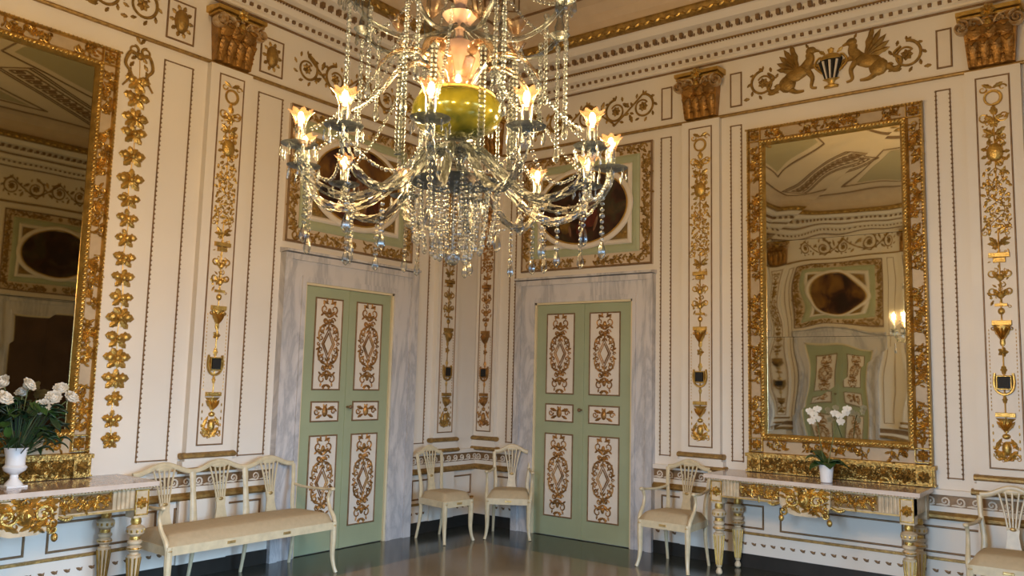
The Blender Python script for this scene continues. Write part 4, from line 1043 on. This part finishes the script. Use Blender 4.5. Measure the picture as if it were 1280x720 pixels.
    if arms:
        for s in (-1, 1):
            m = MB(); z = .655
            P = smooth_path([(s * (hr - .01), back(z), z + .01), (s * (hr + .012), yb - .12, z - .008), (s * (hw + .014), yf + .16, z - .004), (s * (hw + .006), yf + .085, z + .008)], 5)
            m.sweep(P, lerpl([.014, .013, .016, .020], len(P)), .012, n=8, up=(0, 0, 1))
            m.ell((s * (hw + .006), yf + .08, z + .004), .021, .024, .017, 10, 6)
            arm = m.build('arm', IVORY, r)
            m = MB(); P = smooth_path([(s * (hw + .004), yf + .095, z), (s * (hw + .002), yf + .125, .59), (s * (hw), yf + .10, .51), (s * (hw - .004), yf + .04, .44), (s * (hw - .008), yf + .018, .38)], 4)
            m.sweep(P, lerpl([.015, .013, .015, .018, .017], len(P)), n=8, up=(1, 0, 0)); m.build('arm_support', IVORY, arm)
def place(name, x, y, facing, label, cat, arms, n=1, W=.50, D=.46):
    r = empty(name, (x, y, 0), facing); tag(r, label, cat); chair_parts(r, arms, n, W, D); return r
# rotation: local -y is the front
place('armchair', .775, -.36, math.radians(33), 'ivory armchair with pierced fan back standing across the corner, left of the right-hand door', 'chair', True, W=.46, D=.42)
place('side_chair', .42, -.965, math.radians(84), 'ivory side chair without arms, next to the left-hand door surround in the corner', 'chair', False, W=.39, D=.42)
place('armchair', 2.69, -.46, math.radians(-2), 'ivory armchair standing left of the right console table, below the pilaster', 'chair', True, W=.50, D=.44)
place('armchair', 5.27, -.47, math.radians(2), 'ivory armchair at the right edge, right of the console table', 'chair', True, W=.50, D=.46)
place('settee', .445, -3.375, math.radians(90), 'long ivory settee with three pierced fan backs and a beige cushion, before the left wall', 'settee', True, 3, 1.50, .52)

# ------------------------------------------------------------------ orchid
oc = Vector((3.995, -.40, .842)); r = empty('potted_orchid', oc); tag(r, 'white orchid in a small white pot on the right console table', 'plant')
m = MB(); m.lathe((0, 0, 0), [(.040, 0), (.045, .004), (.056, .125), (.061, .142), (.056, .142), (.050, .115)], 24); m.build('pot', PORC, r)
m = MB()
def strap_leaf(mb, a, L, W, rise, droop, z0=.085):
    vs = []; fs = []; N = 9; ca, sa = math.cos(a), math.sin(a)
    for i in range(N):
        t = i / (N - 1); d = L * t; z = z0 + rise * math.sin(t * PI * .62) - droop * t * t; w_ = W * math.sin(PI * (.12 + .86 * t)) ** .7
        for k in (-1, 0, 1):
            for e in (0, 1): vs.append((ca * d - sa * k * w_ / 2, sa * d + ca * k * w_ / 2, z + (.008 if k else -.002) - e * .003))
    for i in range(N - 1):
        a0 = i * 6; b0 = a0 + 6
        fs += [(a0, a0 + 2, b0 + 2, b0), (a0 + 2, a0 + 4, b0 + 4, b0 + 2), (a0 + 1, b0 + 1, b0 + 3, a0 + 3), (a0 + 3, b0 + 3, b0 + 5, a0 + 5), (a0, b0, b0 + 1, a0 + 1), (a0 + 4, a0 + 5, b0 + 5, b0 + 4)]
    mb.add(vs, fs)
for k, (a, L, W, ri, dr) in enumerate([(a_, L_ * .92, W_ * 2.2, r_ * .9, d_ + .02) for a_, L_, W_, r_, d_ in [(math.radians(205), .17, .07, .11, .02), (math.radians(170), .14, .065, .14, 0), (math.radians(25), .19, .065, .05, .03), (math.radians(60), .15, .06, .08, .03), (math.radians(230), .16, .06, .05, .05), (math.radians(300), .13, .06, .06, .04), (math.radians(10), .16, .05, .09, .05), (math.radians(190), .10, .07, .12, .02), (math.radians(150), .12, .07, .07, .05)]]):
    lf = MB(); strap_leaf(lf, a, L, W, ri, dr, .13); lf.build('leaf', LEAF, r)
cv = Rt.copy()
def orchid_flower(mb, c, s, nx, ny):
    d = Vector((nx, ny, 0)).normalized(); u = Vector((0, 0, 1)); sd = d.cross(u)
    for k in range(5):
        a = PI / 2 + 2 * PI * k / 5; ax = sd * math.cos(a) + u * math.sin(a); pr = sd * -math.sin(a) + u * math.cos(a)
        vs = []; L = s * (1.0 if k in (1, 4) else .85); W = s * (.95 if k in (1, 4) else .6)
        for t, w_, o in ((0, .1, 0), (.3, .8, .06), (.6, 1, .05), (.85, .7, -.02), (1, .2, -.1)):
            for q in (-1, 0, 1): vs.append(tuple(c + ax * (t * L) + pr * (q * w_ * W / 2) + d * (o * s + (.06 * s if q == 0 else 0))))
        fs = [(i * 3 + j, i * 3 + j + 1, i * 3 + j + 4, i * 3 + j + 3) for i in range(4) for j in range(2)]
        mb.add(vs, fs)
    mb.ell(tuple(c + d * s * .15), s * .16, s * .16, s * .2, 8, 6)
for tgt, fl in (((-.125, .10, .535), [(0, 0, 0), (-.03, .0, .025), (.035, -.01, .045), (.03, 0, -.035), (-.015, -.01, -.055)]), ((.085, .10, .53), [(0, 0, 0), (.05, 0, .03), (-.04, 0, .02), (.01, -.01, -.045), (.06, 0, .06)])):
    st = MB(); P = smooth_path([(0, 0, .07), (tgt[0] * .35, .03, .26), (tgt[0] * .7, tgt[1] * .8, .45), tgt], 8); st.sweep(P, .0035, n=6, up=(0, 1, 0)); so = st.build('flower_stem', STEM, r)
    for k, o_ in enumerate(fl):
        f = MB(); orchid_flower(f, Vector(tgt) + Vector(o_), .037, .4 + (k % 2) * .3, -1); f.build('flower', PETAL, so)

# ------------------------------------------------------------------ roses in a white urn
uc = Vector((.26, -4.96, .842))
r = empty('flower_urn', uc); tag(r, 'white footed porcelain urn holding the roses on the left console table', 'vase')
m = MB(); m.box(-.062, -.062, 0, .062, .062, .012); m.lathe((0, 0, .012), [(.056, 0), (.05, .012), (.026, .04), (.024, .065), (.038, .075)], 20); m.build('foot', PORC, r)
m = MB(); m.lathe((0, 0, .085), [(.036, 0), (.064, .02), (.072, .04), (.058, .055), (.058, .10), (.070, .155), (.074, .165), (.066, .165), (.054, .12)], 24); m.build('bowl', PORC, r)
rnd = random.Random(8)
def rose(c, s, d, label):
    s *= 1.12; d = Vector(d) + Vector((rnd.uniform(-.7, .7), rnd.uniform(-.7, .7), rnd.uniform(0, .9)))
    b = Vector(c); t0 = uc + Vector((0, 0, .22)); r = empty('rose', t0); tag(r, label, 'flower', 'white roses in the urn'); c = b - t0
    st = MB(); P = smooth_path([(0, 0, -.03), tuple(c * .5 + Vector((0, 0, .03))), tuple(c)], 5); st.sweep(P, .0035, n=6, up=(1, 1, .2)); st.build('stem', STEM, r)
    m = MB(); d = Vector(d).normalized(); u = Vector((0, 0, 1)) if abs(d.z) < .9 else Vector((1, 0, 0)); sd = d.cross(u).normalized(); up_ = sd.cross(d)
    for ring_, (n, rr, tilt, sz) in enumerate(((3, .22, .15, .55), (4, .42, .35, .7), (5, .62, .62, .8), (6, .8, .95, .8))):
        for k in range(n):
            a = 2 * PI * k / n + ring_ * .6; ax = sd * math.cos(a) + up_ * math.sin(a); tg = -sd * math.sin(a) + up_ * math.cos(a); vs = []
            for i in range(5):
                v = i / 4
                for j in range(5):
                    q = j / 4 * 2 - 1; rad = s * (rr * (.35 + .75 * math.sin(v * 1.35))) * (1 + .18 * v * tilt); an = q * (.75 if ring_ < 3 else .62) * (1 - .25 * v * v)
                    rad *= 1 + .10 * math.sin(q * 5 + k * 2.1 + ring_) * v; dirv = ax * math.cos(an) + tg * math.sin(an); hgt = s * (v * 1.15 * (1 - .45 * tilt) - .35 - .12 * tilt * v * v); vs.append(tuple(c + dirv * rad + d * hgt))
            m.add(vs, [(i * 5 + j, i * 5 + j + 1, i * 5 + j + 6, i * 5 + j + 5) for i in range(4) for j in range(4)])
    m.ell(tuple(c + d * s * .35), s * .25, s * .25, s * .4, 8, 6)
    m.ell(tuple(c - d * s * .1), s * .62, s * .62, s * .5, 12, 8)
    m.build('bloom', PETAL, r, ang=60)
vw = Vector((.8, -.35, .25))
def at(px, py, x):        # point on the vertical plane at room x seen at a photo pixel
    o = Vector((6.0587, -7.3671, 1.6)); d = Fw + Rt * (px - 640) / 1036 + Up * (360 - py) / 1036; return o + d * ((x - o.x) / d.x)
for (px, py, x, s, lab) in [(36, 481, .30, .045, 'white rose at the top of the bouquet in the urn'), (53, 509, .36, .047, 'white rose low in the bouquet, facing the room, below the upper right cluster'),
        (67, 497, .28, .044, 'white rose in the right cluster of the bouquet, inner lower one'), (76, 486, .24, .042, 'white rose in the right cluster of the bouquet, highest one'),
        (89, 497, .26, .046, 'white rose at the far right of the bouquet, overlapping the gilt frame'), (4, 478, .28, .045, 'white rose at the left edge of the picture, upper one'),
        (5, 498, .34, .05, 'white rose at the left edge of the picture, lower one'), (28, 490, .22, .042, 'white rose just under the topmost rose, half hidden'), (-30, 490, .30, .045, 'white rose on the left side of the bouquet, outside the view')]:
    p = at(px, py, x); rose(p, s, vw, lab)
r = empty('foliage_sprays', uc + Vector((0, 0, .2))); tag(r, 'dark green leaves filling the bouquet in the urn', 'foliage')
cen = at(28, 530, .29) - r.location; cen = Vector(cen)
for k in range(99):
    a = rnd.random() * 2 * PI; el = rnd.uniform(-.9, 1.2); rr = .155 * rnd.uniform(.35, 1) ** .6
    p = Vector((0.05, .035, .19)) + Vector((math.cos(a) * math.cos(el) * rr * .85, math.sin(a) * math.cos(el) * rr * 1.25, math.sin(el) * rr * 1.15))
    m = MB(); L = rnd.uniform(.065, .10); ang = a + rnd.uniform(-.6, .6)
    strap_leaf(m, ang, L, L * .72, rnd.uniform(-.05, .06), rnd.uniform(0, .05), 0.0)
    m.v = [(x + p.x, y + p.y, z + p.z) for x, y, z in m.v]
    m.sweep([(0, 0, -.03), tuple(p)], .0022, n=4, up=(1, .3, .2)); o = m.build('leaf', LEAF2 if k % 3 else LEAF, r)
for (px, py) in ((70, 555), (60, 545), (52, 560), (75, 548), (45, 562), (64, 535)):
    p = at(px, py, .32) - r.location; m = MB(); strap_leaf(m, rnd.uniform(0, 1.5), .075, .035, .02, .05, 0.0); m.v = [(x + p.x, y + p.y, z + p.z) for x, y, z in m.v]
    m.sweep([(0, 0, -.02), tuple(p)], .002, n=4, up=(1, .3, .2)); m.build('leaf', LEAF2, r)

# ------------------------------------------------------------------ chandelier
CH = Vector((3.97, -5.0, 2.03)); r = empty('chandelier', CH); tag(r, 'large blown-glass chandelier with lit cups, crystal strings and a green-gold bowl', 'chandelier')
Z0 = CH.z
def zz(z): return z - Z0
TO_CAM = math.atan2(-7.3671 + 5.0, 6.0587 - 3.97)
def ballstring(mb, P, r0=.008, gap=.022, n=8, nv=6, drop=None):
    P = [Vector(p) for p in P]; d = 0; prev = P[0]; acc = 0
    L = sum((b_ - a).length for a, b_ in zip(P, P[1:])); N = max(2, int(L / gap)); seg = L / N; targets = [seg * i for i in range(N + 1)]; k = 0; run = 0
    for a, b_ in zip(P, P[1:]):
        l = (b_ - a).length
        while k <= N and targets[k] <= run + l + 1e-6:
            q = a + (b_ - a) * ((targets[k] - run) / l if l > 0 else 0); rr = r0 * (1.0 if k % 3 else 1.3); mb.ell(tuple(q), rr, rr, rr, n, nv); k += 1
        run += l
def drop(mb, x, y, z, s=1.0): mb.lathe((x, y, z), [(.001, -.072 * s), (.010 * s, -.064 * s), (.016 * s, -.048 * s), (.014 * s, -.034 * s), (.005 * s, -.006 * s), (.001, 0)], 8)
m = MB(); m.lathe((0, 0, 0), [(.05, zz(ZC) - .001), (.055, zz(ZC) - .03), (.03, zz(ZC) - .06), (.008, zz(ZC) - .07)], 16); m.lathe((0, 0, 0), [(.008, zz(3.30)), (.008, zz(ZC) - .05)], 10); m.build('ceiling_rod', OLDGOLD, r)
m = MB(); m.lathe((0, 0, 0), [(.010, zz(2.34)), (.03, zz(2.36)), (.05, zz(2.40)), (.03, zz(2.43)), (.045, zz(2.46)), (.085, zz(2.475)), (.085, zz(2.495)), (.05, zz(2.51)), (.035, zz(2.54))], 24); m.build('lower_baluster', ROPEGLASS, r)
m = MB(); m.lathe((0, 0, 0), [(.04, zz(2.53)), (.10, zz(2.545)), (.155, zz(2.58)), (.178, zz(2.62)), (.172, zz(2.665)), (.150, zz(2.69)), (.142, zz(2.695)), (.12, zz(2.68))], 32); m.build('bowl', BOWLG, r)
m = MB(); m.lathe((0, 0, 0), [(.146, zz(2.692)), (.150, zz(2.699)), (.143, zz(2.704)), (.05, zz(2.705))], 32); m.build('bowl_rim', OLDGOLD, r)
m = MB(); m.lathe((0, 0, 0), [(.035, zz(2.70)), (.028, zz(2.74)), (.04, zz(2.765)), (.03, zz(2.785))], 20); m.build('neck', PINKGLASS, r)
m = MB(); m.lathe((0, 0, 0), [(.03, zz(2.77)), (.062, zz(2.785)), (.086, zz(2.825)), (.088, zz(2.865)), (.072, zz(2.905)), (.040, zz(2.925)), (.018, zz(2.93))], 24); m.build('blush_globe', PINKGLASS, r)
m = MB(); m.lathe((0, 0, 0), [(.016, zz(2.93)), (.016, zz(2.97)), (.03, zz(2.985)), (.055, zz(3.01)), (.07, zz(3.03)), (.05, zz(3.04)), (.016, zz(3.04)), (.03, zz(3.10)), (.016, zz(3.16)), (.02, zz(3.30)), (.008, zz(3.31))], 20); m.build('upper_stem', PINKGLASS, r)
m = MB(); m.ell((0, 0, zz(2.75)), .012, .012, .02, 10, 8); m.v = [(x + .05 * math.cos(TO_CAM), y + .05 * math.sin(TO_CAM), z) for x, y, z in m.v]; m.build('inner_bulb', BULB, r)
# twelve candle arms
RA = .60
def make_arm():
    P = smooth_path([(.05, 0, zz(2.485)), (.13, 0, zz(2.46)), (.22, 0, zz(2.36)), (.33, 0, zz(2.275)), (.44, 0, zz(2.25)), (.54, 0, zz(2.285)), (.59, 0, zz(2.35)), (RA, 0, zz(2.405))], 8)
    m = MB(); m.sweep(smooth_path(P, 3), .0145, n=18, up=(0, 1, 0), twist=.36, ridges=6, amp=.14); arm = m.build('arm', ROPEGLASS, r)
    m = MB(); m.lathe((RA, 0, zz(2.40)), [(.006, 0), (.03, .004), (.062, .014), (.066, .018), (.03, .010), (.01, .012)], 24, ruf=0); m.build('drip_pan', ROPEGLASS, arm)
    m = MB(); m.lathe((RA, 0, zz(2.41)), [(.014, 0), (.024, .010), (.017, .025), (.019, .04), (.019, .078)], 14); m.build('candle_tube', CRYSTAL, arm)
    m = MB(); m.lathe((RA, 0, zz(2.475)), [(.014, 0), (.018, .008), (.024, .03), (.030, .048), (.043, .062)], 40, ruf=.16, rn=8); m.build('glass_cup', CUPGLASS, arm)
    m = MB(); m.ell((RA, 0, zz(2.515)), .012, .012, .022, 10, 8); m.lathe((RA, 0, zz(2.485)), [(.008, 0), (.008, .014)], 8); m.build('bulb', BULB, arm)
    zt = zz(2.405)
    for k in range(8):
        a = 2 * PI * k / 8; x, y = RA + .062 * math.cos(a), .062 * math.sin(a); m = MB(); m.lathe((x, y, zt), [(.001, -.045), (.006, -.036), (.003, -.022), (.006, -.014), (.001, 0)], 6); m.build('bead_drop', CRYSTAL, arm)
    m = MB(); ballstring(m, [(.57, 0, zz(2.30)), (.57, 0, zz(2.14))], .0085, .021); drop(m, .57, 0, zz(2.135), 1.0); m.build('bead_string', CRYSTAL, arm)
    m = MB(); ballstring(m, [(.40, 0, zz(2.24)), (.40, 0, zz(2.10))], .0080, .020); drop(m, .40, 0, zz(2.095), .9); m.build('bead_string', CRYSTAL, arm)
    m = MB(); Pw = [(.20 + .36 * t, 0, zz(2.98 - .50 * t - .30 * t * (1 - t))) for t in [i / 12 for i in range(13)]]; ballstring(m, Pw, .0065, .0165, 7, 5); m.build('bead_swag', CRYSTAL, arm)
    m = MB(); a2 = 2 * PI / 12; 
    Pw = [(RA * (math.cos(a2 * t)) * (1 - .10 * math.sin(PI * t)), RA * math.sin(a2 * t), zz(2.395 - .13 * 4 * t * (1 - t))) for t in [i / 10 for i in range(11)]]; ballstring(m, Pw, .006, .016, 7, 5); m.build('bead_swag', CRYSTAL, arm)
    return arm
arm0 = make_arm()
PH = math.radians(-8)
def arm_angle(i): return TO_CAM + (PH + i * PI / 6)     # counted clockwise to the right in the photo
for i in range(12):
    a = arm0 if i == 0 else copy_tree(arm0, r)
    a.rotation_euler = (0, 0, arm_angle(i))
    l = bpy.data.lights.new('bulb_light', 'POINT'); l.energy = BULB_W; l.color = BULB_COL; l.shadow_soft_size = .02
    lo = bpy.data.objects.new('bulb_light', l); COL.objects.link(lo); lo.parent = a; lo.location = (RA, 0, zz(2.56))
rp = MB(); rp.lathe((.235, 0, 0), [(.011 + .004 * (k % 2), zz(2.82 - .009 * k)) for k in range(44)], 10); rp0 = rp.build('ribbed_hanger', ROPEGLASS, r)
for i in range(8):
    h_ = rp0 if i == 0 else copy_tree(rp0, r); h_.rotation_euler = (0, 0, TO_CAM + .39 + i * PI / 4)
# arching glass leaves over the bowl
def glass_leaf():
    P = smooth_path([(.04, 0, zz(2.70)), (.09, 0, zz(2.79)), (.16, 0, zz(2.85)), (.25, 0, zz(2.835)), (.31, 0, zz(2.78)), (.33, 0, zz(2.74))], 5); m = MB()
    m.sweep(P, lerpl([.012, .022, .026, .022, .014, .005], len(P)), lerpl([.006, .008, .008, .007, .006, .003], len(P)), up=(0, 0, 1) if False else (1, 0, 1), n=10, twist=.5, ridges=4, amp=.1)
    return m.build('glass_leaf', LEAFG, r)
LEAFGLASS = None
g0 = glass_leaf()
for i in range(8):
    g = g0 if i == 0 else copy_tree(g0, r); g.rotation_euler = (0, 0, TO_CAM + .39 + i * PI / 4)
# upper tier with tall spires and hanging strings
def upper_arm():
    P = smooth_path([(.03, 0, zz(2.98)), (.12, 0, zz(2.93)), (.24, 0, zz(2.90)), (.36, 0, zz(2.94)), (.44, 0, zz(3.02))], 6); m = MB(); m.sweep(P, .009, n=10, up=(0, 1, 0), twist=.55, ridges=3, amp=.18); arm = m.build('upper_arm', ROPEGLASS, r)
    m = MB(); m.lathe((.44, 0, 0), [(.006, zz(3.01)), (.03, zz(3.02)), (.045, zz(3.035)), (.02, zz(3.04)), (.022, zz(3.07)), (.012, zz(3.10)), (.02, zz(3.16)), (.012, zz(3.22)), (.003, zz(3.45))], 14); m.build('spire', ROPEGLASS, arm)
    for dx, ln in ((.44, .42), (.36, .28)):
        m = MB(); ballstring(m, [(dx, .012, zz(2.98)), (dx, .012, zz(2.98 - ln))], .009, .019); drop(m, dx, .012, zz(2.975 - ln), .9); m.build('bead_string', CRYSTAL, arm)
    m = MB(); Pw = [(.44 - .40 * t, 0, zz(3.02 + .40 * t - .45 * t * (1 - t))) for t in [i / 12 for i in range(13)]]; ballstring(m, Pw, .007, .017, 7, 5); m.build('bead_swag', CRYSTAL, arm)
    m = MB()
    for k in range(5): 
        a = 2 * PI * k / 5; m = MB(); m.lathe((.44 + .035 * math.cos(a), .035 * math.sin(a), zz(3.02)), [(.001, -.05), (.009, -.04), (.007, -.015), (.001, 0)], 6); m.build('crystal_drop', CRYSTAL, arm)
    m = MB(); m.lathe((.24, 0, zz(2.92)), [(.01, 0), (.03, .02), (.045, .05)], 24, ruf=.15, rn=6); m.build('flower_cup', CUPGLASS, arm)
    return arm
u0 = upper_arm()
for i in range(8):
    u = u0 if i == 0 else copy_tree(u0, r); u.rotation_euler = (0, 0, TO_CAM + .33 + i * PI / 4)
# tassel of bead strings at the bottom
m = MB(); m.lathe((0, 0, 0), [(.02, zz(2.335)), (.10, zz(2.345)), (.172, zz(2.35)), (.176, zz(2.357)), (.10, zz(2.362)), (.03, zz(2.362))], 28); m.build('lower_dish', ROPEGLASS, r)
def tassel(rad, zt, zb, rb, nm='tassel_string'):
    m = MB(); P = [(rad + (rb - rad) * (t ** 2.2), 0, zz(zt + (zb - zt) * t)) for t in [i / 8 for i in range(9)]]; ballstring(m, P, .0068, .0165, 7, 5); m.ell((rb, 0, zz(zb - .012)), .010, .010, .014, 8, 6); return m.build(nm, CRYSTAL, r)
for rad, zt, zb, rb, n in ((.172, 2.35, 2.14, .15, 18), (.13, 2.345, 2.10, .11, 12), (.08, 2.34, 2.075, .065, 8)):
    t0 = tassel(rad, zt, zb, rb)
    for i in range(n):
        t = t0 if i == 0 else copy_tree(t0, r); t.rotation_euler = (0, 0, 2 * PI * i / n)
m = MB(); m.ell((0, 0, zz(2.062)), .03, .03, .032, 16, 10); m.lathe((0, 0, 0), [(.004, zz(2.08)), (.004, zz(2.34))], 8); m.build('bottom_ball', CRYSTAL, r)

# repeats share a group
GR = {'pilaster': 'gilded pilasters along the walls', 'wall_mirror': 'gilt-framed wall mirrors', 'console_table': 'marble-topped console tables', 'armchair': 'ivory armchairs along the walls',
      'overdoor_painting': 'oval paintings above the doors', 'frieze_plaque': 'small plaques in the frieze', 'frieze_relief': 'gilded reliefs in the frieze', 'wall_garland': 'gilded garlands beside the left mirror', 'curtain': 'plum window curtains'}
for o in COL.objects:
    if o.parent is None and o.name.split('.')[0] in GR: o['group'] = GR[o.name.split('.')[0]]
